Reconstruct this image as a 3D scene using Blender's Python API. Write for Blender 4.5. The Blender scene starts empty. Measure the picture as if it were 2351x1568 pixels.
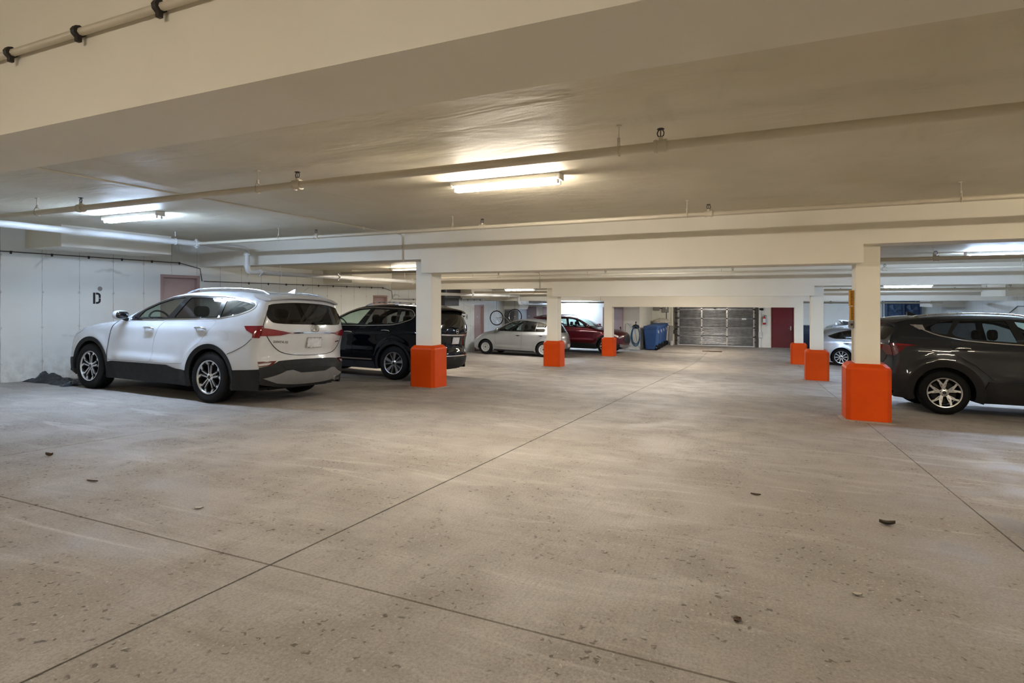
import bpy, math, random
import numpy as np
from mathutils import Vector, Matrix
from mathutils.geometry import delaunay_2d_cdt

# ------------------------------------------------------------------ camera, world, exposure
SC = bpy.context.scene
COL = SC.collection
YAW = math.atan2(564.5, 1300.0)
cam_d = bpy.data.cameras.new('camera')
cam_d.sensor_width = 36.0
cam_d.lens = 1300.0 / 2351.0 * 36.0
cam_d.shift_y = -92.0 / 2351.0
cam_d.clip_end = 200
cam = bpy.data.objects.new('camera', cam_d)
cam.location = (0, 0, 1.2)
cam.rotation_euler = (math.pi / 2, 0, YAW)
COL.objects.link(cam)
SC.camera = cam
wd = bpy.data.worlds.new('world')
SC.world = wd
wd.use_nodes = True
wd.node_tree.nodes['Background'].inputs[0].default_value = (0.5, 0.45, 0.38, 1)
wd.node_tree.nodes['Background'].inputs[1].default_value = 0.0
SC.view_settings.view_transform = 'Standard'
SC.view_settings.look = 'None'
SC.view_settings.exposure = 2.08
SC.view_settings.gamma = 1.0
SC.view_settings.use_curve_mapping = False
SC.cycles.max_bounces = 8
SC.cycles.diffuse_bounces = 4
SC.cycles.transparent_max_bounces = 16
SC.cycles.sample_clamp_indirect = 6.0
SC.cycles.caustics_reflective = False
SC.cycles.caustics_refractive = False
TUBE_W = 64.0          # radiance of a fluorescent tube
WARM = (1.0, 0.90, 0.76)
AMBER = (1.1, 0.95, 0.72)
NEUT = (1.0, 0.97, 0.92)
COOL = (0.74, 0.98, 1.38)

# ------------------------------------------------------------------ pixel helpers (photo 2351 x 1568)
_F, _CX, _HY = 1300.0, 1175.5, 692.0
_fw = Vector((-math.sin(YAW), math.cos(YAW), 0)); _rt = Vector((math.cos(YAW), math.sin(YAW), 0))
_C = Vector((0, 0, 1.2))
def ray(px, py): return _fw * _F + _rt * (px - _CX) + Vector((0, 0, _HY - py))
def onX(px, py, x): d = ray(px, py); return _C + d * (x / d.x)
def onY(px, py, y): d = ray(px, py); return _C + d * (y / d.y)
def onZ(px, py, z): d = ray(px, py); return _C + d * ((z - 1.2) / d.z)

# the floor falls away from the camera and levels out at the far end
YT = [(-12, .626), (20, -1.044), (22, -1.13), (24, -1.19), (26, -1.225), (28, -1.21), (30, -1.18), (31.6, -1.15), (34, -1.1)]
XT = [(-12.5, .1), (-11.75, .1), (-7.2, .035), (1, 0), (2.2, -.01), (9, -.06)]
def fz(x, y):
    return float(np.interp(y, [a for a, b in YT], [b for a, b in YT]) + np.interp(x, [a for a, b in XT], [b for a, b in XT]))
def flo(px, py):
    d = ray(px, py); t = 1e-5
    while t < .06:
        p = _C + d * t
        if p.z < fz(p.x, p.y): return p
        t += 1e-5
    return p

# ------------------------------------------------------------------ materials
MAT = {}
class NT:
    """tiny helper around a node tree"""
    def __init__(s, m):
        m.use_nodes = True
        s.t = m.node_tree; s.n = s.t.nodes; s.l = s.t.links
        s.b = s.n['Principled BSDF']; s.o = s.n['Material Output']
    def put(s, sock, v):
        if isinstance(v, bpy.types.NodeSocket): s.l.new(v, sock)
        elif v is not None: sock.default_value = v
    def node(s, kind, ins=None, **kw):
        n = s.n.new(kind)
        for k, v in kw.items(): setattr(n, k, v)
        for k, v in (ins or {}).items(): s.put(n.inputs[k], v)
        return n
    def co(s): return s.node('ShaderNodeTexCoord').outputs['Object']
    def noise(s, vec, scale, detail=4, rough=.55, dist=0):
        return s.node('ShaderNodeTexNoise', {'Vector': vec, 'Scale': scale, 'Detail': detail, 'Roughness': rough, 'Distortion': dist}).outputs['Fac']
    def math(s, op, a, b=None, c=None, clamp=False):
        n = s.node('ShaderNodeMath', operation=op, use_clamp=clamp)
        s.put(n.inputs[0], a)
        if b is not None: s.put(n.inputs[1], b)
        if c is not None: s.put(n.inputs[2], c)
        return n.outputs[0]
    def ramp(s, v, lo, hi, a=0.0, b=1.0):
        n = s.node('ShaderNodeMapRange', {'Value': v, 'From Min': lo, 'From Max': hi, 'To Min': a, 'To Max': b})
        return n.outputs[0]
    def mix(s, f, a, b, mode='MIX'):
        n = s.node('ShaderNodeMix', data_type='RGBA', blend_type=mode)
        s.put(n.inputs[0], f)
        s.put(n.inputs[6], a if not isinstance(a, tuple) or len(a) == 4 else (*a, 1))
        s.put(n.inputs[7], b if not isinstance(b, tuple) or len(b) == 4 else (*b, 1))
        return n.outputs[2]
    def mapping(s, vec, scale=(1, 1, 1), loc=(0, 0, 0), rot=(0, 0, 0)):
        return s.node('ShaderNodeMapping', {'Vector': vec, 'Scale': scale, 'Location': loc, 'Rotation': rot}).outputs[0]
    def bump(s, h, strength=.3, dist=.01, normal=None):
        n = s.node('ShaderNodeBump', {'Height': h, 'Strength': strength, 'Distance': dist})
        if normal is not None: s.put(n.inputs['Normal'], normal)
        return n.outputs[0]
    def xyz(s, vec):
        n = s.node('ShaderNodeSeparateXYZ', {0: vec}); return n.outputs

def new_mat(name):
    m = bpy.data.materials.new(name); MAT[name] = m
    return m, NT(m)

def plain(name, col, rough=.5, metal=0.0, coat=0.0, var=.12, scale=6.0, spec=None, bump=0.0):
    """one-colour material with a little procedural wear"""
    m, t = new_mat(name)
    c = t.co()
    f = t.noise(c, scale, 5)
    k = t.ramp(f, .25, .75, 1 - var, 1 + var * .6)
    colr = t.node('ShaderNodeMix', data_type='RGBA', blend_type='MULTIPLY', ins={0: 1.0})
    t.put(colr.inputs[6], (*col, 1))
    cc = t.node('ShaderNodeCombineColor')
    for i in range(3): t.put(cc.inputs[i], k)
    t.put(colr.inputs[7], cc.outputs[0])
    t.put(t.b.inputs['Base Color'], colr.outputs[2])
    t.put(t.b.inputs['Roughness'], t.ramp(t.noise(c, scale * 2.3, 3), .2, .8, max(.02, rough * .85), min(1, rough * 1.15)))
    t.b.inputs['Metallic'].default_value = metal
    t.b.inputs['Coat Weight'].default_value = coat
    t.b.inputs['Coat Roughness'].default_value = .04
    if spec is not None: t.b.inputs['Specular IOR Level'].default_value = spec
    if bump: t.put(t.b.inputs['Normal'], t.bump(t.noise(c, scale * 20, 3), bump, .003))
    return m

def paint(name, col, metal=0.0, rough=.28, flake=0.0, coat=1.0, spec=.5):
    m, t = new_mat(name)
    c = t.co()
    base = t.mix(t.ramp(t.noise(c, 3.0, 2), .3, .7), tuple(x * .96 for x in col), tuple(min(1, x * 1.03) for x in col))
    if flake:
        base = t.mix(t.ramp(t.noise(c, 900, 1), .55, .75, 0, flake), base, tuple(min(1, x * 1.8 + .05) for x in col))
    t.put(t.b.inputs['Base Color'], base)
    t.b.inputs['Metallic'].default_value = metal
    t.b.inputs['Roughness'].default_value = rough
    t.b.inputs['Coat Weight'].default_value = coat
    t.b.inputs['Coat Roughness'].default_value = .03
    t.b.inputs['Specular IOR Level'].default_value = spec
    return m

def glass(name, tint, gloss_col=(1, 1, 1)):
    """thin automotive glass: tinted see-through with a Fresnel reflection"""
    m, t = new_mat(name)
    tr = t.node('ShaderNodeBsdfTransparent'); c = t.co()
    t.put(tr.inputs[0], t.mix(t.noise(c, 2.0, 2), (*tint, 1), tuple(x * .92 for x in tint) + (1,)))
    gl = t.node('ShaderNodeBsdfGlossy'); gl.inputs['Roughness'].default_value = .02
    gl.inputs[0].default_value = (*gloss_col, 1)
    lw = t.node('ShaderNodeLayerWeight')
    fr = t.node('ShaderNodeMath', {0: t.math('POWER', lw.outputs['Facing'], 5.0), 1: .93, 2: .045}, operation='MULTIPLY_ADD')
    mx = t.node('ShaderNodeMixShader')
    t.put(mx.inputs[0], fr.outputs[0]); t.put(mx.inputs[1], tr.outputs[0]); t.put(mx.inputs[2], gl.outputs[0])
    t.l.new(mx.outputs[0], t.o.inputs[0])
    return m

def emitter(name, col, strength):
    m, t = new_mat(name)
    t.b.inputs['Base Color'].default_value = (.9, .9, .9, 1)
    t.b.inputs['Emission Color'].default_value = (*col, 1)
    t.b.inputs['Emission Strength'].default_value = strength
    return m

def mat_floor():
    m, t = new_mat('concrete_floor'); c = t.co()
    def n2(vec, scale, detail, rough=.6, dist=0.0):
        return t.node('ShaderNodeTexNoise', {'Vector': vec, 'Scale': scale, 'Detail': detail, 'Roughness': rough, 'Distortion': dist}, noise_dimensions='2D').outputs['Fac']
    big = n2(c, .35, 3, .6, .4)
    mid = n2(c, 1.7, 5, .64, .3)
    col = t.mix(t.ramp(big, .3, .7), (.34, .306, .274), (.48, .445, .405))
    col = t.mix(t.ramp(mid, .40, .70, 0, .6), col, (.29, .26, .23))
    # pale scuffed streaks and dark tyre streaks running across the bays
    st = n2(t.mapping(c, (.5, 3.2, 1)), 1.6, 5, .65, .8)
    col = t.mix(t.ramp(st, .56, .8, 0, .55), col, (.66, .645, .62))
    col = t.mix(t.ramp(st, .44, .22, 0, .45), col, (.24, .215, .19))
    # fine grain
    g = n2(c, 70, 4, .8)
    col = t.mix(t.ramp(g, .46, .70, 0, .55), col, (.19, .165, .14))
    col = t.mix(t.ramp(g, .40, .26, 0, .35), col, (.66, .63, .59))
    # pits and chips, bent out of round
    wv = t.node('ShaderNodeTexNoise', {'Vector': c, 'Scale': 26.0, 'Detail': 2.0}, noise_dimensions='2D').outputs['Color']
    cd = t.node('ShaderNodeMix', {0: .05, 4: c, 5: wv}, data_type='VECTOR').outputs[1]
    for sc, th, cc, am in ((12, .11, (.09, .075, .06), .75), (4.6, .055, (.08, .07, .06), .8), (21, .075, (.78, .75, .71), .5)):
        v = t.node('ShaderNodeTexVoronoi', {'Vector': t.mapping(cd, (1, 1, 0), (sc * .37, sc * .11, 0)), 'Scale': sc, 'Randomness': 1.0}, voronoi_dimensions='2D').outputs['Distance']
        col = t.mix(t.math('MULTIPLY', t.ramp(v, th, th * .55, 0, am), t.ramp(mid, .42, .58)), col, cc)
    # broom-finish lines along the aisle
    w = n2(t.mapping(c, (85, 1.5, 1)), 1.0, 2, .6)
    col = t.mix(t.math('MULTIPLY', t.ramp(w, .5, .7, 0, .28), t.ramp(big, .47, .6)), col, (.27, .24, .21))
    # dark patches with wobbling outlines
    x, y, z = t.xyz(c)
    wob = t.ramp(mid, .2, .8, -.45, .45)
    for sx, sy, rx, ry, am in ((1.8, 4.35, .75, .5, .75), (-8.5, 6.4, 1.5, .7, .5), (4.2, 11.9, 1.4, .7, .5), (-9.0, 11.2, 1.3, .7, .45), (-3.4, 27.3, 1.5, .45, .75), (-11.0, 3.7, 1.3, .6, .45)):
        dx = t.math('MULTIPLY_ADD', x, 1 / rx, -sx / rx); dy = t.math('MULTIPLY_ADD', y, 1 / ry, -sy / ry)
        d = t.math('SQRT', t.math('MULTIPLY_ADD', dx, dx, t.math('MULTIPLY', dy, dy)))
        col = t.mix(t.ramp(t.math('ADD', d, wob), 1.0, .45, 0, am), col, (.15, .13, .115))
    t.put(t.b.inputs['Base Color'], col)
    t.put(t.b.inputs['Roughness'], t.ramp(mid, .3, .7, .55, .85))
    t.b.inputs['Specular IOR Level'].default_value = .35
    t.put(t.b.inputs['Normal'], t.bump(t.math('MULTIPLY_ADD', g, .6, mid), .35, .004))
mat_floor()

def mat_painted(name, a, b, dirt=.25, seams=None, grime=0.0):
    """painted cast concrete; seams = (spacing, offset) of formwork joints along y"""
    m, t = new_mat(name); c = t.co()
    col = t.mix(t.ramp(t.noise(c, .8, 2, .6), .3, .7), a, b)
    col = t.mix(t.ramp(t.noise(t.mapping(c, (1, .4, 1)), 2.6, 4, .66, .8), .56, .8, 0, dirt), col, tuple(x * .72 for x in a))
    h = t.math('MULTIPLY', t.noise(c, 24, 2), .5)
    if seams:
        x, y, z = t.xyz(c)
        wob = t.ramp(t.noise(c, 6, 4), .2, .8, -.006, .006)
        f = t.math('SUBTRACT', t.math('FRACT', t.math('ADD', t.math('DIVIDE', t.math('ADD', t.math('SUBTRACT', y, seams[1]), wob), seams[0]), 100.5)), .5)
        ln = t.ramp(t.math('ABSOLUTE', f), .012, .004)
        brk = t.ramp(t.noise(t.mapping(c, (1, .3, 1), (3, 0, 0)), 3.0, 5), .36, .62)
        col = t.mix(t.math('MULTIPLY', ln, t.ramp(brk, 0, 1, .25, .85)), col, (.30, .29, .26))
        # form-tie dots on the joints
        fz_ = t.math('SUBTRACT', t.math('FRACT', t.math('ADD', t.math('DIVIDE', z, .62), 100.3)), .5)
        d = t.math('ADD', t.math('POWER', t.math('MULTIPLY', f, seams[0]), 2), t.math('POWER', t.math('MULTIPLY', fz_, .62), 2))
        col = t.mix(t.math('MULTIPLY', t.ramp(d, .0011, .0004, 0, .5), t.ramp(t.noise(c, 30, 3), .4, .6)), col, (.34, .33, .30))
        h = t.math('SUBTRACT', h, ln)
        # cracks
        ck = t.node('ShaderNodeTexVoronoi', {'Vector': t.mapping(t.node('ShaderNodeMix', {0: .12, 4: c, 5: t.node('ShaderNodeTexNoise', {'Vector': c, 'Scale': 2.0}).outputs['Color']}, data_type='VECTOR').outputs[1], (1, .5, 1)), 'Scale': .8}, feature='DISTANCE_TO_EDGE').outputs['Distance']
        col = t.mix(t.math('MULTIPLY', t.ramp(ck, .008, .001, 0, .4), t.ramp(t.noise(c, .9, 3), .56, .64)), col, (.28, .27, .25))
    if grime:
        x, y, z = t.xyz(c)
        hgt = t.math('SUBTRACT', z, t.math('MULTIPLY', y, -.0522))
        gm = t.math('MULTIPLY', t.ramp(hgt, .75, .0), t.ramp(t.noise(c, 7, 6, .7), .40, .62, 0, grime))
        col = t.mix(gm, col, (.34, .31, .26))
        h = t.math('ADD', h, t.math('MULTIPLY', gm, -.6))
    t.put(t.b.inputs['Base Color'], col)
    t.b.inputs['Roughness'].default_value = .55
    t.b.inputs['Specular IOR Level'].default_value = .3
    if name == 'paint_ceiling':     # rolled-on satin paint that catches the light in streaks
        t.b.inputs['Roughness'].default_value = .55
        t.b.inputs['Specular IOR Level'].default_value = .28
        h2 = t.noise(t.mapping(c, (.7, 1.6, 1)), 1.5, 3, .6, .5)
        t.put(t.b.inputs['Normal'], t.bump(h2, .24, .06, t.bump(h, .25, .006)))
    else:
        t.put(t.b.inputs['Normal'], t.bump(h, .25, .006))
mat_painted('paint_beam', (.86, .81, .69), (.90, .86, .76), .08)
mat_painted('paint_ceiling', (.64, .58, .44), (.74, .68, .55), .36)
mat_painted('paint_wall', (.84, .86, .83), (.90, .92, .89), .14, (.61, 5.945), .5)
mat_painted('paint_wall_end', (.82, .80, .71), (.88, .86, .79), .2, None, .6)
mat_painted('paint_column', (.87, .83, .71), (.90, .87, .77), .05)

def mat_orange():
    m, t = new_mat('orange_paint'); c = t.co()
    col = t.mix(t.ramp(t.noise(c, 2, 4), .3, .7), (.64, .064, .001), (.72, .078, .002))
    v = t.node('ShaderNodeTexVoronoi', {'Vector': c, 'Scale': 13.0}).outputs['Distance']
    col = t.mix(t.ramp(v, .07, .04, 0, .7), col, (.30, .04, .01))
    t.put(t.b.inputs['Base Color'], col)
    t.b.inputs['Specular IOR Level'].default_value = .2
    t.b.inputs['Roughness'].default_value = .5
    t.put(t.b.inputs['Normal'], t.bump(t.noise(c, 30, 4), .3, .004))
mat_orange()
plain('pipe_paint', (.66, .60, .48), .38, var=.08, scale=3)
plain('pipe_white', (.80, .80, .78), .35, var=.06, scale=3)
plain('steel', (.55, .55, .54), .35, .9)
plain('galvanised', (.26, .27, .29), .32, .8, var=.35, scale=4)
plain('dark_steel', (.07, .065, .06), .5, .4)
plain('black_iron', (.035, .03, .028), .5, .2)
plain('fixture_white', (.82, .81, .78), .35, var=.05)
plain('plastic_black', (.008, .008, .009), .55, spec=.25)
plain('cladding', (.016, .017, .018), .6, spec=.22)
plain('gloss_black', (.008, .008, .009), .12, coat=.6, var=.0)
plain('rubber', (.007, .007, .0075), .75, spec=.2, scale=30, bump=.2)
plain('chrome', (.86, .86, .87), .10, 1.0, var=.02)
plain('badge_metal', (.22, .22, .23), .25, .8, var=.05)
plain('satin_silver', (.62, .62, .63), .28, .85, var=.05)
plain('alloy_machined', (.74, .74, .75), .22, .95, var=.04)
plain('alloy_black', (.012, .012, .013), .3, .3, coat=.4, var=.0)
plain('alloy_silver', (.60, .61, .62), .3, .8, var=.04)
plain('skid_silver', (.26, .265, .27), .4, .5)
plain('seat_cloth', (.025, .025, .027), .85)
plain('seat_grey', (.10, .10, .10), .85)
plain('headliner', (.30, .29, .27), .9)
plain('lamp_red', (.22, .003, .009), .10, coat=1.0, var=.25, scale=14)
plain('lamp_red_dark', (.10, .002, .006), .12, coat=1.0, var=.2, scale=14)
plain('lamp_clear', (.70, .70, .72), .12, .3, coat=1.0, var=.3, scale=30)
plain('plate_white', (.72, .74, .80), .4, var=.2, scale=18)
plain('door_pink', (.50, .36, .34), .45, var=.06)
plain('door_frame_pink', (.44, .30, .28), .45, var=.06)
plain('door_mauve', (.44, .36, .37), .45, var=.06)
plain('door_red', (.14, .006, .010), .38, var=.1)
plain('bin_blue', (.020, .085, .28), .45, var=.12)
plain('bin_lid_blue', (.022, .075, .24), .5, var=.12)
plain('bin_navy', (.012, .022, .05), .5)
plain('white_print', (.82, .83, .84), .5, var=.03)
plain('hose_blue', (.03, .13, .25), .5)
plain('yellow_plastic', (.72, .34, .03), .5, var=.25, scale=25)
plain('grey_box', (.30, .29, .27), .5)
plain('tarp', (.018, .022, .028), .45, var=.3, scale=9)
plain('red_enamel', (.55, .02, .02), .25, coat=.6)
plain('letter_black', (.012, .012, .014), .6)
plain('leaf_brown', (.10, .06, .035), .8, var=.4, scale=40)
plain('paper_scrap', (.62, .58, .52), .8)
plain('bag_plastic', (.62, .60, .54), .3, var=.5, scale=18)
plain('fan_blue', (.055, .095, .17), .45, .2)
plain('fan_mesh', (.10, .15, .23), .5, .2)
plain('wood_dark', (.09, .07, .055), .7)
plain('vent_grey', (.30, .31, .31), .5, .3)
plain('vent_dark', (.06, .06, .062), .6)
plain('joint_dark', (.05, .042, .036), .9)
plain('rust_grate', (.10, .05, .035), .7, .3)
plain('drum_white', (.75, .73, .68), .5)
plain('sign_white', (.75, .74, .70), .5)
plain('glass_lens', (.02, .025, .03), .05, coat=1)
glass('glass_front', (.74, .85, .79))
glass('glass_shield', (.74, .84, .79))
glass('glass_privacy', (.24, .25, .26))
glass('glass_rear', (.08, .08, .085))
paint('paint_white', (.64, .665, .70), 0, .25)
paint('paint_black', (.002, .0025, .0045), .0, .25, 0, .75, .0)
paint('paint_grey', (.012, .014, .0185), .3, .34, .2, .8, .15)
paint('paint_silver', (.36, .37, .375), .75, .34, .4)
paint('paint_red', (.085, .002, .008), .4, .3, .4, .8, .2)
paint('paint_silver_blue', (.46, .50, .56), .7, .32, .4)

# ------------------------------------------------------------------ mesh helpers
class MB:
    def __init__(s): s.v = []; s.f = []
    def add(s, vs, fs):
        o = len(s.v); s.v += [tuple(map(float, p)) for p in vs]; s.f += [tuple(i + o for i in f) for f in fs]; return s
    def box(s, x0, x1, y0, y1, z0, z1):
        v = [(x, y, z) for z in (z0, z1) for y in (y0, y1) for x in (x0, x1)]
        return s.add(v, [(0, 2, 3, 1), (4, 5, 7, 6), (0, 1, 5, 4), (2, 6, 7, 3), (0, 4, 6, 2), (1, 3, 7, 5)])
    def cbox(s, x0, x1, y0, y1, z0, z1, c=.01):
        """box with all edges chamfered"""
        c = min(c, (x1 - x0) * .45, (y1 - y0) * .45, (z1 - z0) * .45)
        def ring(z, i):
            a, b, d, e = x0 + i, x1 - i, y0 + i, y1 - i
            return [(a + c, d, z), (b - c, d, z), (b, d + c, z), (b, e - c, z), (b - c, e, z), (a + c, e, z), (a, e - c, z), (a, d + c, z)]
        rs = [ring(z0, c), ring(z0 + c, 0), ring(z1 - c, 0), ring(z1, c)]
        return s.loft(rs)
    def loft(s, rings, cap=True, closed=True):
        n = len(rings[0]); v = [p for r in rings for p in r]; f = []
        for k in range(len(rings) - 1):
            for i in range(n if closed else n - 1):
                j = (i + 1) % n
                f.append((k * n + i, k * n + j, (k + 1) * n + j, (k + 1) * n + i))
        if cap and closed:
            f.append(tuple(range(n - 1, -1, -1))); f.append(tuple((len(rings) - 1) * n + i for i in range(n)))
        return s.add(v, f)
    def prism(s, poly, axis, a, b):
        """poly in the two other axes, extruded along axis from a to b"""
        def P(u, w, t):
            return {'x': (t, u, w), 'y': (u, t, w), 'z': (u, w, t)}[axis]
        n = len(poly)
        v = [P(u, w, a) for u, w in poly] + [P(u, w, b) for u, w in poly]
        f = [(i, (i + 1) % n, n + (i + 1) % n, n + i) for i in range(n)] + [tuple(range(n - 1, -1, -1)), tuple(range(n, 2 * n))]
        return s.add(v, f)
    def cyl(s, p0, p1, r0, r1=None, n=12, cap=True):
        return s.tube([p0, p1], [r0, r0 if r1 is None else r1], n, cap)
    def tube(s, path, r, n=8, cap=True, closed=False):
        P = [Vector(p) for p in path]; m = len(P)
        R = r if isinstance(r, (list, tuple)) else [r] * m
        rings = []; up = None
        for i in range(m):
            a = P[(i - 1) % m] if (closed or i > 0) else P[i]
            b = P[(i + 1) % m] if (closed or i < m - 1) else P[i]
            t = (b - a).normalized()
            if up is None:
                up = Vector((0, 0, 1)) if abs(t.z) < .9 else Vector((1, 0, 0))
            u = up - t * up.dot(t)
            if u.length < 1e-6: u = t.orthogonal()
            u.normalize(); up = u; w = t.cross(u)
            rings.append([P[i] + (u * math.cos(2 * math.pi * k / n) + w * math.sin(2 * math.pi * k / n)) * R[i] for k in range(n)])
        if closed:
            rings.append(rings[0])
            return s.loft(rings, False)
        return s.loft(rings, cap)
    def lathe(s, prof, c=(0, 0, 0), axis='z', n=24, a0=0, a1=2 * math.pi):
        full = abs(a1 - a0 - 2 * math.pi) < 1e-6
        m = n if full else n + 1
        v = []; f = []
        for r, h in prof:
            for k in range(m):
                a = a0 + (a1 - a0) * k / n
                q = {'z': (r * math.cos(a), r * math.sin(a), h), 'y': (r * math.cos(a), h, r * math.sin(a)), 'x': (h, r * math.cos(a), r * math.sin(a))}[axis]
                v.append((q[0] + c[0], q[1] + c[1], q[2] + c[2]))
        for i in range(len(prof) - 1):
            for k in range(n):
                k2 = (k + 1) % m if full else k + 1
                f.append((i * m + k, i * m + k2, (i + 1) * m + k2, (i + 1) * m + k))
        return s.add(v, f)
    def ball(s, c, rx, ry, rz, n=12, m=8, pw=1.0):
        def sp(v): return math.copysign(abs(v) ** pw, v)
        rings = []
        for i in range(1, m):
            th = math.pi * i / m
            rings.append([(c[0] + rx * sp(math.sin(th)) * sp(math.cos(2 * math.pi * k / n)), c[1] + ry * sp(math.sin(th)) * sp(math.sin(2 * math.pi * k / n)), c[2] - rz * sp(math.cos(th))) for k in range(n)])
        return s.loft(rings)
    def mesh(s, name, smooth=None):
        me = bpy.data.meshes.new(name)
        me.from_pydata(s.v, [], s.f); me.validate(); me.update()
        if smooth is not None: shade(me, smooth)
        return me

def shade(me, deg):
    import bmesh
    bm = bmesh.new(); bm.from_mesh(me)
    bmesh.ops.recalc_face_normals(bm, faces=bm.faces)
    for f in bm.faces: f.smooth = True
    lim = math.radians(deg)
    for e in bm.edges:
        e.smooth = not (len(e.link_faces) == 2 and e.calc_face_angle(0) > lim)
    bm.to_mesh(me); bm.free()

def link(name, me, mat, parent=None):
    o = bpy.data.objects.new(name, me)
    if mat is not None and not me.materials: me.materials.append(MAT[mat])
    COL.objects.link(o)
    if parent is not None: o.parent = parent
    return o

def obj(name, mb, mat, parent=None, smooth=40, org=None):
    """build a mesh object. Vertices are in world space: they are moved into the parent's (unrotated) frame"""
    off = Vector(org) if org is not None else Vector((0, 0, 0))
    p = parent
    if parent is not None and parent.get('_loc') is not None:
        off = Vector(parent['_loc'])
    if off.length > 0:
        mb.v = [(a - off.x, b - off.y, c - off.z) for a, b, c in mb.v]
    me = mb.mesh(name, smooth)
    o = link(name, me, mat, parent)
    if parent is None:
        o.location = off
    if parent is not None and parent.get('_loc') is not None: o['_loc'] = parent['_loc']
    return o

def empty(name, loc, rot=None):
    o = bpy.data.objects.new(name, None); COL.objects.link(o)
    o.empty_display_size = .2
    if rot is not None:
        o.matrix_world = Matrix.Translation(Vector(loc)) @ rot.to_4x4()
    else:
        o.location = loc; o['_loc'] = tuple(loc)
    return o

def tag(o, label=None, cat=None, group=None, kind=None):
    if label: o['label'] = label
    if cat: o['category'] = cat
    if group: o['group'] = group
    if kind: o['kind'] = kind
    return o

def text_mesh(txt, size, depth=.002):
    cu = bpy.data.curves.new('lettering', 'FONT'); cu.body = txt; cu.size = size
    cu.align_x = 'CENTER'; cu.align_y = 'CENTER'; cu.extrude = depth / 2; cu.resolution_u = 3
    ob = bpy.data.objects.new('lettering', cu); COL.objects.link(ob)
    dg = bpy.context.evaluated_depsgraph_get()
    me = bpy.data.meshes.new_from_object(ob.evaluated_get(dg))
    bpy.data.objects.remove(ob)
    return me

# ------------------------------------------------------------------ the building
BAY = 7.4; DROP = .385
XL, XR, YB, YE = -11.75, 7.6, -8.0, 31.6          # left wall, right wall, wall behind the camera, end wall
BEAMY = [1.75 - BAY, 1.75, 9.07, 16.45, 23.85]     # front faces of the beams
BEAMZ = [2.50, 2.122, 1.735, 1.347, .968]          # soffit of the deep middle span
CEIL = [3.26, 2.875, 2.49, 2.105, 1.72, 1.335]     # ceiling height of bay -1..4
BT = .52                                           # beam width
XCL, XCR = -5.9, 1.39                              # column lines

def grid_slab(x0, x1, y0, y1, dz, step=.6, th=None):
    mb = MB()
    ys = sorted(set([y0, y1] + [a for a, b in YT if y0 < a < y1] + list(np.linspace(y0, y1, max(2, int((y1 - y0) / step) + 1)))))
    xs = sorted(set([x0, x1] + [a for a, b in XT if x0 < a < x1] + list(np.linspace(x0, x1, max(2, int((x1 - x0) / step) + 1)))))
    n = len(xs)
    v = [(x, y, fz(x, y) + dz) for y in ys for x in xs]
    f = [(j * n + i, j * n + i + 1, (j + 1) * n + i + 1, (j + 1) * n + i) for j in range(len(ys) - 1) for i in range(n - 1)]
    mb.add(v, f)
    if th:      # edges of the slab, so that the joints have depth
        loop = [i for i in range(n)] + [j * n + n - 1 for j in range(1, len(ys))] + [(len(ys) - 1) * n + i for i in range(n - 2, -1, -1)] + [j * n for j in range(len(ys) - 2, 0, -1)]
        lo = [(v[i][0], v[i][1], v[i][2] - th) for i in loop]; m = len(loop)
        o = len(mb.v); mb.v += lo
        mb.f += [(loop[i], o + i, o + (i + 1) % m, loop[(i + 1) % m]) for i in range(m)]
    return mb

floor = obj('floor', grid_slab(XL - .2, XR + .2, YB - .2, YE + .2, -.016, 1.2), 'joint_dark', None, None)
tag(floor, 'sloping grey concrete garage floor cut by thin dark joints', None, None, 'structure')
JX = [XL, XCL + .02, -2.2, 1.385, XR]
JY = [YB, -5.3, 2.08, 9.42, 16.82, 24.2, YE]
for i in range(len(JX) - 1):
    for j in range(len(JY) - 1):
        g = .006
        obj('concrete_slab', grid_slab(JX[i] + g, JX[i + 1] - g, JY[j] + g, JY[j + 1] - g, 0, .6, .014), 'concrete_floor', floor, 30)

# ceilings step down bay by bay
edges = [YB] + [y + BT / 2 for y in BEAMY] + [YE]
for i in range(len(edges) - 1):
    mb = MB().box(XL - .2, XR + .2, edges[i], edges[i + 1], CEIL[i], CEIL[i] + .25)
    c = obj('ceiling', mb, 'paint_ceiling', None, None)
    tag(c, kind='structure')
# beams: deep between the columns, shallower over the parking bays
for k, (y, zb) in enumerate(zip(BEAMY, BEAMZ)):
    mb = MB()
    top = CEIL[k] + .02; zs = zb + .258
    xa, xb = -5.80, 1.335
    prof = [(XL, top), (XL, zs), (xa, zs), (xa, zb), (xb, zb), (xb, zs), (XR, zs), (XR, top)]
    mb.prism(prof, 'y', y, y + BT)
    b = obj('beam', mb, 'paint_beam', None, None)
    tag(b, kind='structure')

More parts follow.
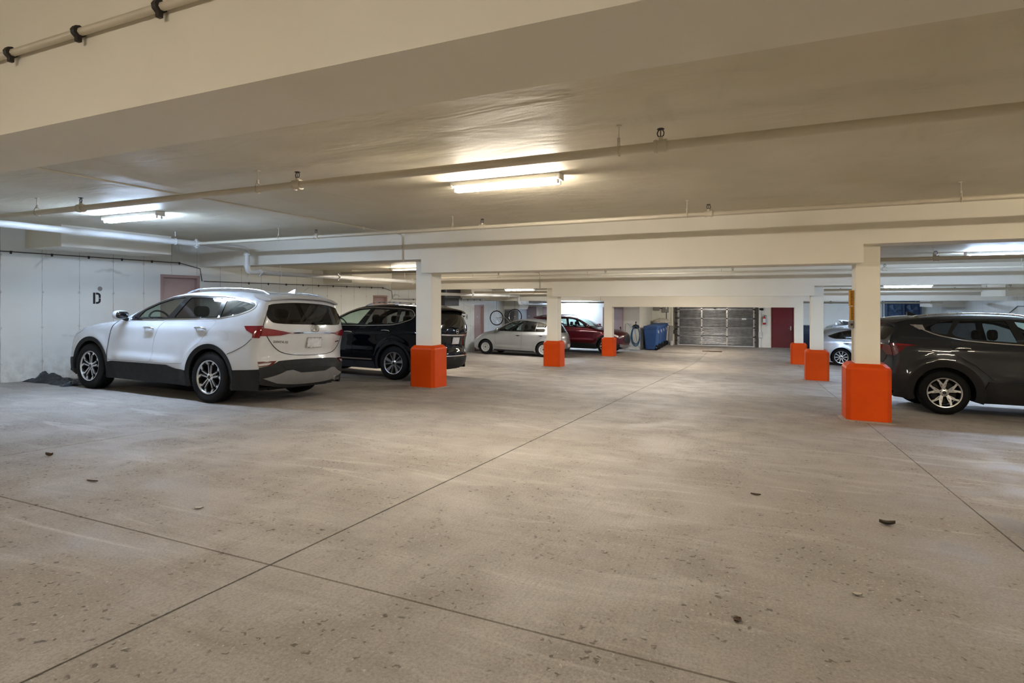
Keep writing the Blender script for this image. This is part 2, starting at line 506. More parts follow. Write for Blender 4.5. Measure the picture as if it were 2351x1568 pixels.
# left wall with door openings
DOORS_L = [(8.143, 9.05, 1.775), (15.46, 16.22, 1.395), (22.80, 23.74, 1.04)]
mb = MB(); y = YB
for a, b, zt in DOORS_L:
    mb.box(XL - .3, XL, y, a, -2.0, 3.6)
    mb.box(XL - .3, XL, a, b, zt, 3.6)
    y = b
mb.box(XL - .3, XL, y, YE, -2.0, 3.6)
tag(obj('wall_left', mb, 'paint_wall', None, None), 'off-white poured concrete wall with vertical form joints', None, None, 'structure')
tag(obj('wall_right', MB().box(XR, XR + .3, YB, YE, -2, 3.6), 'paint_wall', None, None), kind='structure')
tag(obj('wall_back', MB().box(XL - .3, XR + .3, YB - .3, YB, -2, 3.8), 'paint_beam', None, None), kind='structure')
YR = 28.0; XC = -5.33        # rooms in the far left corner
tag(obj('wall_rooms', MB().box(XL, XC, YR, YE + .3, -2, 1.6), 'paint_wall_end', None, None), 'white painted room wall behind the dark red SUV', None, None, 'structure')
tag(obj('wall_end', MB().box(XC - .1, XR + .3, YE, YE + .3, -2, 1.6), 'paint_wall_end', None, None), 'cream end wall with the overhead door', None, None, 'structure')
# bulkheads on the side walls
for k in range(4):
    dy = BAY * k; zc = CEIL[2 + k]
    if k < 3:
        tag(obj('trim_%d' % (k + 1), MB().box(XL, -10.7, 5.69 + dy, 7.63 + dy, zc - .365, zc + .02), 'paint_beam', None, None), kind='structure')
    tag(obj('trim_%d' % (k + 5), MB().box(6.5, XR, 5.69 + dy, 7.63 + dy, zc - .365, zc + .02), 'paint_beam', None, None), kind='structure')

# doors in the left wall
def side_door(n, a, b, zt, label, mat='door_pink'):
    zb = fz(XL + .1, (a + b) / 2)
    r = empty('door_%d' % n, (XL, (a + b) / 2, zb)); tag(r, label, 'door', None, 'structure')
    w = .055
    fr = MB()
    fr.box(XL - .12, XL + .012, a - .01, a + w, zb, zt + .01); fr.box(XL - .12, XL + .012, b - w, b + .01, zb, zt + .01)
    fr.box(XL - .12, XL + .012, a + w, b - w, zt - w, zt + .01)
    obj('door_frame', fr, 'door_frame_pink', r, None)
    lf = obj('door_leaf', MB().cbox(XL - .12, XL - .075, a + w, b - w, zb + .005, zt - w, .003), mat, r, None)
    h = MB().cyl((XL - .075, a + .14, zb + 1.0), (XL - .02, a + .14, zb + 1.0), .012).ball((XL - .01, a + .14, zb + 1.0), .025, .028, .028)
    obj('door_knob', h, 'steel', r)
    return r
side_door(1, *DOORS_L[0], 'dusty pink steel door behind the white SUV roof')
side_door(2, *DOORS_L[1], 'pink steel door behind the black SUV roof rail')
d3 = side_door(3, *DOORS_L[2], 'tall pink door beside the stencilled letter H')
obj('number_plate', MB().box(XL - .075, XL - .071, 23.2, 23.26, .47, .53), 'white_print', d3, None)

def end_door(n, x0, x1, yw, zt, label, mat, fmat, knob_side=1, number=None):
    zb = fz((x0 + x1) / 2, yw - .1)
    r = empty('door_%d' % n, ((x0 + x1) / 2, yw, zb)); tag(r, label, 'door', None, 'structure')
    w = .05
    fr = MB()
    for a, b in ((x0, x0 + w), (x1 - w, x1)): fr.cbox(a, b, yw - .05, yw + .01, zb - .01, zt, .004)
    fr.cbox(x0 + w, x1 - w, yw - .05, yw + .01, zt - w, zt, .004)
    obj('door_frame', fr, fmat, r, None)
    lf = obj('door_leaf', MB().cbox(x0 + w + .004, x1 - w - .004, yw - .03, yw + .005, zb + .02, zt - w - .004, .004), mat, r, None)
    kx = x1 - w - .09 if knob_side > 0 else x0 + w + .09
    h = MB().cyl((kx, yw - .03, zb + 1.0), (kx, yw - .09, zb + 1.0), .012)
    h.cyl((kx + .01 * knob_side, yw - .085, zb + 1.0), (kx - .13 * knob_side, yw - .085, zb + 1.0), .011)
    h.cbox(kx - .03, kx + .03, yw - .04, yw - .03, zb + .9, zb + 1.12, .004)
    obj('door_handle', h, 'chrome', r)
    if number:
        for q in (-.032, .032):
            xc = (x0 + x1) / 2 + q
            obj('door_number', MB().prism([(xc + .024 * math.cos(a), zb + 1.55 + .032 * math.sin(a)) for a in np.linspace(0, 2 * math.pi, 11)[:-1]], 'y', yw - .033, yw - .029), 'white_print', lf, None)
    return r
end_door(4, -11.62, -10.72, YR, .92, 'mauve door with a small white marking behind the silver hatchback', 'door_mauve', 'door_frame_pink', -1, True)
end_door(5, -10.36, -9.45, YR, .92, 'mauve door half hidden behind the second left column', 'door_mauve', 'door_frame_pink', -1)
end_door(6, -7.17, -6.13, YR, .92, 'pale mauve door beside the hose rack', 'door_mauve', 'door_frame_pink', 1)
end_door(7, .62, 1.65, YE, .98, 'dark red steel door in the end wall', 'door_red', 'door_red', 1)

# ------------------------------------------------------------------ columns
def column(x, y, w, ztop, label, yf):
    zb = fz(x, y)
    r = empty('column', (x, y, zb)); tag(r, label, 'column', 'concrete columns with orange guards')
    mb = MB().cbox(x - w / 2, x + w / 2, y - .175, y + .175, zb + .7, ztop + .02, .006)
    obj('shaft', mb, 'paint_column', r, None)
    # orange guard: chamfered upright edges and top
    b = .275; c = .055; h = .82
    def ring(i, z):
        a = b - i
        cc = c
        return [(x - a + cc, y - a, z), (x + a - cc, y - a, z), (x + a, y - a + cc, z), (x + a, y + a - cc, z), (x + a - cc, y + a, z), (x - a + cc, y + a, z), (x - a, y + a - cc, z), (x - a, y - a + cc, z)]
    zs = [min(fz(x, y - b), zb) - .03, zb + h - .075, zb + h - .045, zb + h]
    rings = [ring(0, zs[0]), ring(0, zs[1]), ring(.012, zs[2]), ring(.055, zs[3])]
    obj('guard', MB().loft(rings), 'orange_paint', r, 12)
    pl = MB().loft([ring(-.05, zb - .02 + 0), ring(-.045, zb + .008), ring(-.005, zb + .016)])
    for i, (a, q, z) in enumerate(pl.v): pl.v[i] = (a, q, z - zb + fz(a, q))
    obj('grout_pad', pl, 'concrete_floor', r, None)
    return r
names = ['nearest', 'middle', 'farthest']
COLY = [9.5, 16.92, 24.1]
for k in range(3):
    side = ('left', 'right')
    column(XCL, COLY[k], .36, BEAMZ[2 + k] + .26, ['cream column with orange guard beside the black SUV', 'cream column with orange guard in front of the silver hatchback', 'cream column with orange guard in front of the dark red SUV'][k], 0)
    column(XCR + .03, COLY[k] - .02, .30, BEAMZ[2 + k] + .26, ['yellowish column with the largest orange guard, behind the dark grey SUV', 'pale column with orange guard in front of the silver-blue car', 'cream column with orange guard nearest the red door'][k], 0)

# ------------------------------------------------------------------ fluorescent strip lights
def strip_light(x, y, zc, kind, label):
    L = .61
    r = empty('strip_light', (x, y, zc)); tag(r, label, 'light fixture', 'fluorescent strip lights')
    h = MB()
    h.prism([(y - .066, zc), (y - .066, zc - .045), (y - .045, zc - .064), (y + .045, zc - .064), (y + .066, zc - .045), (y + .066, zc)], 'x', x - L, x + L)
    obj('housing', h, 'fixture_white', r, None)
    for s in (-1, 1):
        e = MB().cbox(x + s * L - .012, x + s * L + .012, y - .07, y + .07, zc - .068, zc, .004)
        for dy in (-.032, .032):
            e.cbox(x + s * (L - .02) - .012, x + s * (L - .02) + .012, y + dy - .014, y + dy + .014, zc - .105, zc - .05, .004)
        obj('lamp_holder', e, 'fixture_white', r, None)
    for dy in (-.032, .032):
        t = MB().cyl((x - L + .03, y + dy, zc - .09), (x + L - .03, y + dy, zc - .09), .0135, n=6)
        obj('tube', t, 'tube_' + kind, r)
LX = (-8.45, -2.43, 4.1)
LT = {1: ('bare strip light over the white SUV', 'large bare strip light above the middle of the aisle', 'strip light over the near right parking bay, out of view'),
      2: ('strip light glimpsed behind the nearest left column', 'strip light above the aisle hidden behind the second beam', 'long strip light over the dark grey SUV at the right edge'),
      3: ('strip light above the silver hatchback', 'strip light above the aisle hidden behind the third beam', 'strip light right of the yellowish column, above the wall fan'),
      4: ('strip light above the dark red SUV', 'strip light above the aisle in front of the overhead door', 'farthest right strip light beside the wall fan'),
      0: ('strip light behind the camera on the left', 'strip light behind the camera above the aisle', 'strip light behind the camera on the right')}
KIND = {0: (('warm', .95), ('warm', .85), ('amber', 1.0)), 1: (('cool', 1.1), ('warm', 1.25), ('amber', 1.15)), 2: (('warm', 1.1), ('neutral', 1.25), ('cool', 1.3)),
        3: (('neutral', 1.1), ('warm', 1.35), ('cool', 1.3)), 4: (('cool', 1.0), ('warm', 1.2), ('cool', 1.2))}
TINT = {'warm': WARM, 'amber': AMBER, 'neutral': NEUT, 'cool': COOL}
for row in KIND.values():
    for kd, mul in row:
        if 'tube_%s_%d' % (kd, mul * 100) not in MAT: emitter('tube_%s_%d' % (kd, mul * 100), TINT[kd], TUBE_W * mul)
for k in range(5):
    for q in range(3):
        strip_light(LX[q], 5.42 + BAY * (k - 1), CEIL[k + 1], '%s_%d' % (KIND[k][q][0], KIND[k][q][1] * 100), LT[k][q])

# ------------------------------------------------------------------ sprinkler pipes
def arc_pts(c, a, b, n=6):
    """quarter bend from point a to point b around the corner c"""
    A, B, Cn = Vector(a), Vector(b), Vector(c)
    return [(1 - t) ** 2 * A + 2 * t * (1 - t) * Cn + t * t * B for t in [i / n for i in range(n + 1)]]

def sprinkler_pipe(y, zc, x0, x1, heads, hangers, r, label, mat='pipe_paint'):
    z = zc - .185
    root = empty('sprinkler_pipe', (x0, y, z)); tag(root, label, 'pipe', 'sprinkler pipes under the ceiling')
    obj('pipe', MB().cyl((x0, y, z), (x1, y, z), r, n=14), mat, root)
    for hx in hangers:
        m = MB().cyl((hx, y, zc), (hx, y, z + r + .05), .005, n=6)
        m.cyl((hx, y, zc - .008), (hx, y, zc), .022, n=8)
        ring = [(hx, y + (r + .006) * math.sin(a), z + (r + .006) * math.cos(a) + (.035 * max(0, math.cos(a)) ** 3)) for a in np.linspace(0, 2 * math.pi, 17)[:-1]]
        m.tube(ring, .005, 5, closed=True)
        m.cbox(hx - .010, hx + .010, y - .010, y + .010, z + r + .02, z + r + .06, .002)
        obj('hanger', m, mat, root)
    for hx in heads:
        m = MB().cyl((hx - .035, y, z), (hx + .035, y, z), r + .009, n=14)
        for s in (-1, 1): m.cyl((hx + s * .035 - .01, y, z), (hx + s * .035 + .01, y, z), r + .014, n=14)
        m.cyl((hx, y, z + r), (hx, y, z + r + .03), .018, n=8)
        tee = obj('tee', m, mat, root)
        zt = z + r + .03
        m = MB()
        for s in (-1, 1):
            m.tube([(hx + s * a, y, zt + b) for a, b in ((.006, 0), (.02, .012), (.024, .03), (.017, .046), (.003, .058))], .0042, 5)
        m.cyl((hx, y, zt), (hx, y, zt + .05), .0035, n=5)
        m.cyl((hx, y, zt - .004), (hx, y, zt + .006), .013, n=8)
        m.cyl((hx, y, zt + .056), (hx, y, zt + .061), .027, .024, n=12)
        obj('sprinkler_head', m, 'black_iron', root)
    return root
XM = -9.85
ords = {1: ('nearest sprinkler pipe crossing the ceiling in front of the big strip light', 'thin sprinkler pipe running in front of the first deep beam'),
        2: ('dark sprinkler pipe over the dark grey SUV behind the first beam', 'thin sprinkler pipe in front of the second deep beam'),
        3: ('sprinkler pipe in the third bay above the silver hatchback', 'thin sprinkler pipe in front of the third deep beam'),
        4: ('sprinkler pipe in the far bay above the dark red SUV', 'last sprinkler pipe before the overhead door')}
for k in range(1, 5):
    dy = BAY * (k - 1); zc = CEIL[k + 1]
    xr = XR - .05 if k < 4 else 6.45
    sprinkler_pipe(4.12 + dy, zc, XM + .10, xr, [-7.36, -4.01, -.635, 2.73, 6.1], [-8.25, -4.52, -.935, 2.7, 5.6], .034, ords[k][0])
    if k < 4:
        sprinkler_pipe(7.53 + dy, zc, XM + .10, xr, [-6.91, -3.75, -.57, 2.6, 5.8], [-7.76, -4.25, -.83, 2.01, 5.0], .027, ords[k][1], 'pipe_paint')

# the big main on the left, stepping down under each beam
root = empty('main_pipe', (XM, 4, 2.3)); tag(root, 'thick white sprinkler main on the left stepping down under the beams', 'pipe')
lv = [2.305, 1.82, 1.45, 1.08]; yd = [8.70, 16.08, 23.48]
R = .052; e = .12
y0 = YB + .02
for i in range(4):
    ye = yd[i] if i < 3 else 27.9
    pts = [Vector((XM, y0, lv[i]))]
    if i > 0: pts = arc_pts((XM, yd[i - 1], lv[i]), (XM, yd[i - 1], lv[i] + e), (XM, yd[i - 1] + e, lv[i]))
    if i < 3:
        pts += arc_pts((XM, ye, lv[i]), (XM, ye - e, lv[i]), (XM, ye, lv[i] - e))
    else:
        pts += [Vector((XM, ye, lv[i]))]
    obj('pipe', MB().tube(pts, R, 14), 'pipe_white', root, 60)
    if i < 3:
        obj('riser', MB().cyl((XM, ye, lv[i] - e), (XM, ye, lv[i + 1] + e), R, n=14), 'pipe_white', root)
        for q in (lv[i] - e, lv[i + 1] + e):
            m = MB().cyl((XM, ye, q - .018), (XM, ye, q + .018), R + .014, n=14)
            m.cbox(XM - R - .035, XM + R + .035, ye - .012, ye + .012, q - .012, q + .012, .003)
            obj('coupling', m, 'pipe_white', root)
    ys = [4.12 + BAY * i, 7.53 + BAY * i] if i < 3 else [4.12 + BAY * i]
    for q in ys + ([yd[i - 1] + .35] if i else []):
        m = MB().cyl((XM, q - .03, lv[i]), (XM, q + .03, lv[i]), R + .014, n=14)
        m.cbox(XM - .012, XM + .012, q - .02, q + .02, lv[i] - R - .035, lv[i] + R + .035, .003)
        m.cbox(XM - R - .03, XM + R + .03, q - .012, q + .012, lv[i] - .012, lv[i] + .012, .003)
        obj('coupling', m, 'pipe_white', root)
    for q in (2.2 + BAY * i, 7.1 + BAY * i):
        if q > ye: continue
        m = MB().cyl((XM, q, CEIL[2 + i]), (XM, q, lv[i] + R + .04), .006, n=6)
        m.tube([(XM + (R + .006) * math.sin(a), q, lv[i] + (R + .006) * math.cos(a)) for a in np.linspace(0, 2 * math.pi, 15)[:-1]], .006, 5, closed=True)
        obj('hanger', m, 'pipe_white', root)

# ------------------------------------------------------------------ conduits
def conduit(pts, r, label, mat, clip=None, clipr=.02, name='conduit', grp=None, cm='black_iron'):
    root = empty(name, pts[0]); tag(root, label, 'conduit', grp)
    obj('tube', MB().tube(pts, r, 7), mat, root, 60)
    for c, ax in clip or []:
        m = MB()
        c = Vector(c)
        d = Vector(ax).normalized() * .014
        m.cyl(c - d, c + d, clipr, n=9)
        m.cbox(c.x - .012, c.x + .012, c.y - .012, c.y + .012, c.z - clipr - .02, c.z + .005, .002)
        obj('clip', m, cm, root)
    return root
xw = XL + .03
for k in range(3):
    dy = BAY * k; zc = CEIL[2 + k]; zw = zc - .44
    a = [(xw, 1.9 + dy, zw), (xw, 8.6 + dy, zw), (xw, 9.3 + dy, zw - .12), (xw, 9.3 + dy + .02, zw - .12)]
    cl = [((xw, 5.47 + dy + .615 * i, zw), (0, 1, 0)) for i in range(-4, 6)]
    conduit([(xw, 2.0 + dy - (0 if k == 0 else .25), zw - (0 if k == 0 else .0)), (xw, 8.55 + dy, zw), (xw, 9.05 + dy, zw - .10), (xw, 9.1 + dy, zw - .385 + .0)] if k < 2 else [(xw, 1.75 + dy, zw), (xw, 8.55 + dy, zw)], .009,
            ['thin grey wall conduit with clips above the letter D', 'thin clipped wall conduit above the black SUV', 'thin clipped wall conduit above the letter H'][k], 'dark_steel', cl, .017, grp='conduits clipped along the left wall')
# conduit on the ceiling along the left column line, dropping down the beam faces
for k in range(3):
    dy = BAY * k; zc = CEIL[2 + k]; yb = BEAMY[2 + k] - .02
    xa = -6.2
    p = [(xa - .1 if k == 0 else xa, 3.1 + dy, zc - .02), (xa, yb - .06, zc - .02), (xa, yb, zc - .07), (xa, yb, zc - .50), (xa + .05, yb, zc - .515)]
    conduit(p, .011, ['ceiling conduit running to the nearest left column', 'ceiling conduit running to the middle left column', 'ceiling conduit running to the farthest left column'][k], 'pipe_paint', [((xa, yb, zc - .25), (0, 0, 1)), ((xa, 4.7 + dy, zc - .02), (0, 1, 0)), ((xa, 7.9 + dy, zc - .02), (0, 1, 0))], .016, cm='pipe_paint')
# big clipped conduit on the nearest beam face
pa = onY(0, 139, 1.73); pb = onY(420, -2, 1.73)
zq = (pa.z + pb.z) / 2
cl = []
for px, py in ((27, 128), (182, 74), (368, 11)):
    q = onY(px, py, 1.72); cl.append(((q.x, 1.715, zq), (1, 0, 0)))
conduit([(XL + .1, 1.72, zq), (XR - .1, 1.72, zq)], .019, 'beam conduit with black clips at the top left', 'pipe_paint', cl, .03)
# lines on the right wall in the far bays
conduit([(XR - .03, 16.2, 1.05), (XR - .03, 22.9, 1.05), (XR - .03, 23.6, .80), (XR - .03, 26.2, .78), (XR - .03, 27.0, .62), (XR - .03, 30.5, .62)], .012, 'dark conduit on the right wall above the dark grey SUV', 'dark_steel',
        [((XR - .03, q, .79), (0, 1, 0)) for q in (23.9, 24.9, 25.9)] + [((XR - .03, q, .62), (0, 1, 0)) for q in (27.2, 28.2, 29.2)], .022)

# ------------------------------------------------------------------ cars
def chaikin(p, n=2, closed=False):
    p = np.asarray(p, float)
    for _ in range(n):
        if closed:
            q = np.roll(p, -1, 0)
            p = np.stack([p * .75 + q * .25, p * .25 + q * .75], 1).reshape(-1, p.shape[1])
        else:
            a, b = p[:-1], p[1:]
            m = np.stack([a * .75 + b * .25, a * .25 + b * .75], 1).reshape(-1, p.shape[1])
            p = np.vstack([p[:1], m, p[-1:]])
    return p

def roundc(poly, r=.03, n=3):
    """round the corners of a closed polygon"""
    p = np.asarray(poly, float); m = len(p); out = []
    for i in range(m):
        a, b, c = p[i - 1], p[i], p[(i + 1) % m]
        la, lc = np.linalg.norm(a - b), np.linalg.norm(c - b)
        d = min(r, la * .45, lc * .45)
        q0 = b + (a - b) / la * d; q1 = b + (c - b) / lc * d
        for k in range(n + 1):
            t = k / n; out.append((1 - t) ** 2 * q0 + 2 * t * (1 - t) * b + t * t * q1)
    return np.array(out)

def resample(p, h, closed=False, keep=25):
    """even spacing along a polyline, keeping sharp corners"""
    p = np.asarray(p, float)
    if closed: p = np.vstack([p, p[:1]])
    out = [p[0]]
    for a, b in zip(p[:-1], p[1:]):
        n = max(1, int(math.ceil(np.linalg.norm(b[:2] - a[:2]) / h)))
        for i in range(1, n + 1): out.append(a + (b - a) * i / n)
    out = np.array(out)
    # drop points that crowd together
    res = [out[0]]
    for q in out[1:-1]:
        if np.linalg.norm(q[:2] - res[-1][:2]) > h * .30: res.append(q)
    if closed:
        if np.linalg.norm(res[-1][:2] - out[0][:2]) < h * .30: res.pop()
    else: res.append(out[-1])
    return np.array(res)

def inside(pts, poly):
    x, y = pts[:, 0], pts[:, 1]; r = np.zeros(len(pts), bool); n = len(poly)
    for i in range(n):
        x1, y1 = poly[i]; x2, y2 = poly[(i + 1) % n]
        c = (y1 > y) != (y2 > y)
        if y1 != y2:
            r ^= c & (x < (x2 - x1) * (y - y1) / (y2 - y1) + x1)
    return r

def seg_dist(pts, line):
    d = np.full(len(pts), 1e9)
    for a, b in zip(line[:-1], line[1:]):
        ab = b - a; L = ab @ ab + 1e-12
        t = np.clip(((pts - a) @ ab) / L, 0, 1)
        d = np.minimum(d, np.linalg.norm(pts - a - t[:, None] * ab, axis=1))
    return d

def inset(poly, d):
    p = np.asarray(poly, float); n = len(p)
    area = sum(p[i][0] * p[(i + 1) % n][1] - p[(i + 1) % n][0] * p[i][1] for i in range(n))
    s = 1 if area > 0 else -1
    a = p - np.roll(p, 1, 0); b = np.roll(p, -1, 0) - p
    def nrm(v):
        v = v / (np.linalg.norm(v, axis=1)[:, None] + 1e-9); return np.stack([-v[:, 1], v[:, 0]], 1) * s
    m = nrm(a) + nrm(b); m /= (np.linalg.norm(m, axis=1)[:, None] + 1e-9)
    return p + m * d

def fill(outer, holes, h):
    """triangulate a polygon with holes, with interior grid points"""
    loops = [np.asarray(outer, float)] + [np.asarray(q, float) for q in holes]
    V = []; Ed = []
    for lp in loops:
        o = len(V); V += [tuple(q) for q in lp]; n = len(lp)
        Ed += [(o + i, o + (i + 1) % n) for i in range(n)]
    lo, hi = loops[0].min(0), loops[0].max(0)
    gx = np.arange(lo[0] + h * .5, hi[0], h); gy = np.arange(lo[1] + h * .5, hi[1], h * .87)
    G = np.array([(x + (h * .5 if j % 2 else 0), y) for j, y in enumerate(gy) for x in gx])
    if len(G):
        k = inside(G, loops[0])
        for q in loops[1:]: k &= ~inside(G, q)
        G = G[k]
        for q in loops:
            if len(G): G = G[seg_dist(G, np.vstack([q, q[:1]])) > h * .45]
        V += [tuple(q) for q in G]
    r = delaunay_2d_cdt([Vector(q) for q in V], Ed, [], 0, 1e-6)
    P = np.array([(q.x, q.y) for q in r[0]]); T = np.array([t for t in r[2]])
    cen = P[T].mean(1)
    k = inside(cen, loops[0])
    for q in loops[1:]: k &= ~inside(cen, q)
    # triangle winding: counter-clockwise
    T = T[k]
    a = P[T]; cr = (a[:, 1, 0] - a[:, 0, 0]) * (a[:, 2, 1] - a[:, 0, 1]) - (a[:, 1, 1] - a[:, 0, 1]) * (a[:, 2, 0] - a[:, 0, 0])
    T[cr < 0] = T[cr < 0][:, ::-1]
    return P, T[np.abs(cr) > 1e-9] if len(T) else T

class Surf:
    """car body surfaces: a side sheet y = W(x, z) and a strip over the top along the centre profile"""
    def __init__(s, sp):
        s.sp = sp
        pr = chaikin(np.array([(a, b, c, d) for a, b, c, d in sp['profile']]), 2)
        pr = resample(pr, .045)
        s.P = pr[:, :2]; s.c = pr[:, 2]; s.p = pr[:, 3]
        t = np.gradient(s.P, axis=0); t /= np.linalg.norm(t, axis=1)[:, None]
        s.N = np.stack([-t[:, 1], t[:, 0]], 1) * -1.0            # outward for a front -> top -> rear run
        if (s.N[len(pr) // 2][1]) < 0: s.N = -s.N
        k = np.ones(5) / 5
        for i in range(2):
            q = np.pad(s.N[:, i], 2, mode='edge'); s.N[:, i] = np.convolve(q, k, 'valid')
        s.E = s.P - s.N * s.c[:, None]
        s.S = np.concatenate([[0], np.cumsum(np.linalg.norm(np.diff(s.P, axis=0), axis=1))])
        zt = chaikin(np.array(sp['wz']), 2); s.wz = zt
        xt = chaikin(np.array(sp['wx']), 2); xt = xt[np.argsort(xt[:, 0])]; s.wx = xt
        s.w = s.W(s.E[:, 0], s.E[:, 1])
    def W(s, x, z):
        x = np.asarray(x, float); z = np.asarray(z, float)
        w = np.interp(z, s.wz[:, 0], s.wz[:, 1])
        low = np.clip((z - .2) / .9, 0, 1)
        w = w * np.interp(x, s.wx[:, 0], s.wx[:, 1])
        for ax, r, amp in s.sp['flare']:
            d = np.hypot(x - ax, z - s.sp['tire'] / 2)
            w = w + amp * np.exp(-((d - r) / .07) ** 2)
        for f in s.sp.get('crease', []):
            x0, z0, x1, z1, wd, amp = f          # soft-edged ridge or hollow along a line, sharp on its upper side
            zl = z0 + (z1 - z0) * (x - x0) / (x1 - x0)
            u = np.clip((x - min(x0, x1)) / .25, 0, 1) * np.clip((max(x0, x1) - x) / .25, 0, 1)
            dz = zl - z
            w = w + amp * u * np.where(dz >= 0, np.exp(-(dz / wd) ** 2), np.exp(-(dz / (wd * .38)) ** 2))
        d = seg_dist(np.stack([x.ravel(), z.ravel()], 1), s.E[::2]).reshape(x.shape)
        R, r = .07, .028
        return w - r * np.clip(1 - d / R, 0, 1) ** 2
    def side(s, P, off=0.0, sg=1):
        x, z = P[:, 0], P[:, 1]; e = .01
        w = s.W(x, z)
        gx = (s.W(x + e, z) - s.W(x - e, z)) / (2 * e); gz = (s.W(x, z + e) - s.W(x, z - e)) / (2 * e)
        gx = np.clip(gx, -1.2, 1.2); gz = np.clip(gz, -1.2, 1.2)
        n = np.stack([-gx, np.ones_like(x), -gz], 1); n /= np.linalg.norm(n, axis=1)[:, None]
        q = np.stack([x, w, z], 1) + n * off
        q[:, 1] *= sg
        return q
    def strip0(s, sv, u):
        f = lambda a: np.interp(sv, s.S, a)
        c, p, w = f(s.c), f(s.p), f(s.w)
        d = c * np.abs(u) ** p
        return np.stack([f(s.P[:, 0]) - f(s.N[:, 0]) * d, u * w, f(s.P[:, 1]) - f(s.N[:, 1]) * d], 1)
    def strip(s, P, off=0.0, sg=1):
        sv, u = P[:, 0], P[:, 1]; q = s.strip0(sv, u)
        if off:
            e = .01
            a = s.strip0(np.clip(sv + e, 0, s.S[-1]), u) - s.strip0(np.clip(sv - e, 0, s.S[-1]), u)
            b = s.strip0(sv, np.clip(u + e, -1, 1)) - s.strip0(sv, np.clip(u - e, -1, 1))
            n = np.cross(b, a); n /= (np.linalg.norm(n, axis=1)[:, None] + 1e-9)
            m = np.stack([np.interp(sv, s.S, s.N[:, 0]), 0 * sv, np.interp(sv, s.S, s.N[:, 1])], 1)
            n *= np.sign((n * m).sum(1))[:, None]
            q = q + n * off
        return q
    def s_of(s, v, axis, lo, hi):
        """profile parameter where the centre line reaches x (axis 0) or z (axis 1), searched between the profile x/z marks"""
        k = [i for i in range(len(s.S)) if lo <= s.S[i] <= hi]
        a = s.P[k, axis]; o = np.argsort(a)
        return np.interp(v, a[o], s.S[k][o])
    def rear_poly(s, poly):
        """(y, z) rear view -> (s, u)"""
        poly = np.asarray(poly, float)
        sv = s.s_of(poly[:, 1], 1, s.s_glass, s.S[-1])
        return np.stack([sv, np.clip(poly[:, 0] / np.interp(sv, s.S, s.w), -1, 1)], 1)
    def front_poly(s, poly):
        poly = np.asarray(poly, float)
        sv = s.s_of(poly[:, 1], 1, 0, s.s_hood)
        return np.stack([sv, np.clip(poly[:, 0] / np.interp(sv, s.S, s.w), -1, 1)], 1)

def to_mesh(parts):
    """parts: list of (verts, tris) -> MB"""
    mb = MB()
    for v, t in parts: mb.add(v, [tuple(int(i) for i in q) for q in t])
    return mb

def sheet(poly, holes, mapf, off, thick, h, sg=1, uscale=1.0):
    """curved sheet with a turned-in rim"""
    sc = np.array([1.0, uscale])
    P, T = fill(np.asarray(poly) * sc, [np.asarray(q) * sc for q in holes], h)
    P = P / sc
    A = mapf(P, off, sg)
    # orientation
    B = mapf(P, off + .01, sg)
    n = np.cross(A[T[:, 1]] - A[T[:, 0]], A[T[:, 2]] - A[T[:, 0]])
    if ((n * (B - A)[T[:, 0]]).sum()) < 0: T = T[:, ::-1]
    out = [(A, T)]
    if thick:
        cnt = {}
        for t in T:
            for i in range(3):
                e = (int(t[i]), int(t[(i + 1) % 3])); cnt[e] = 1
        bd = [e for e in cnt if (e[1], e[0]) not in cnt]
        idx = sorted({i for e in bd for i in e}); mp = {i: k for k, i in enumerate(idx)}
        Lo = mapf(P[idx], off - thick, sg); n0 = len(idx)
        V = np.vstack([A[idx], Lo])
        F = []
        for a, b in bd: F += [(mp[b], mp[a], n0 + mp[a]), (mp[b], n0 + mp[a], n0 + mp[b])]
        out.append((V, F))
    return out

def weld(mb, name, deg):
    import bmesh
    me = bpy.data.meshes.new(name); me.from_pydata(mb.v, [], mb.f)
    bm = bmesh.new(); bm.from_mesh(me)
    bmesh.ops.remove_doubles(bm, verts=bm.verts, dist=.0008)
    for f in bm.faces: f.smooth = True
    for e in bm.edges:
        e.smooth = not (len(e.link_faces) == 2 and e.calc_face_angle(0) > math.radians(deg))
    bm.to_mesh(me); bm.free(); me.update()
    return me

def part(root, name, parts, mat, deg=40):
    me = weld(to_mesh(parts) if isinstance(parts, list) else parts, name, deg)
    return link(name, me, mat, root)

def ribbon(path, w, mapf, off, sg=1, closed=False):
    p = np.asarray(path, float)
    if closed: t = np.roll(p, -1, 0) - np.roll(p, 1, 0)
    else: t = np.gradient(p, axis=0)
    t /= (np.linalg.norm(t, axis=1)[:, None] + 1e-9)
    n = np.stack([-t[:, 1], t[:, 0]], 1)
    a = mapf(p + n * w / 2, off, sg); b = mapf(p - n * w / 2, off, sg); c = mapf(p + n * w / 2, off - .01, sg); d = mapf(p - n * w / 2, off - .01, sg)
    m = len(p); V = np.vstack([a, b, c, d]); F = []
    for i in range(m if closed else m - 1):
        j = (i + 1) % m
        F += [(i, j, m + j, m + i), (i, 2 * m + i, 2 * m + j, j), (m + i, m + j, 3 * m + j, 3 * m + i)]
    return [(V, F)]

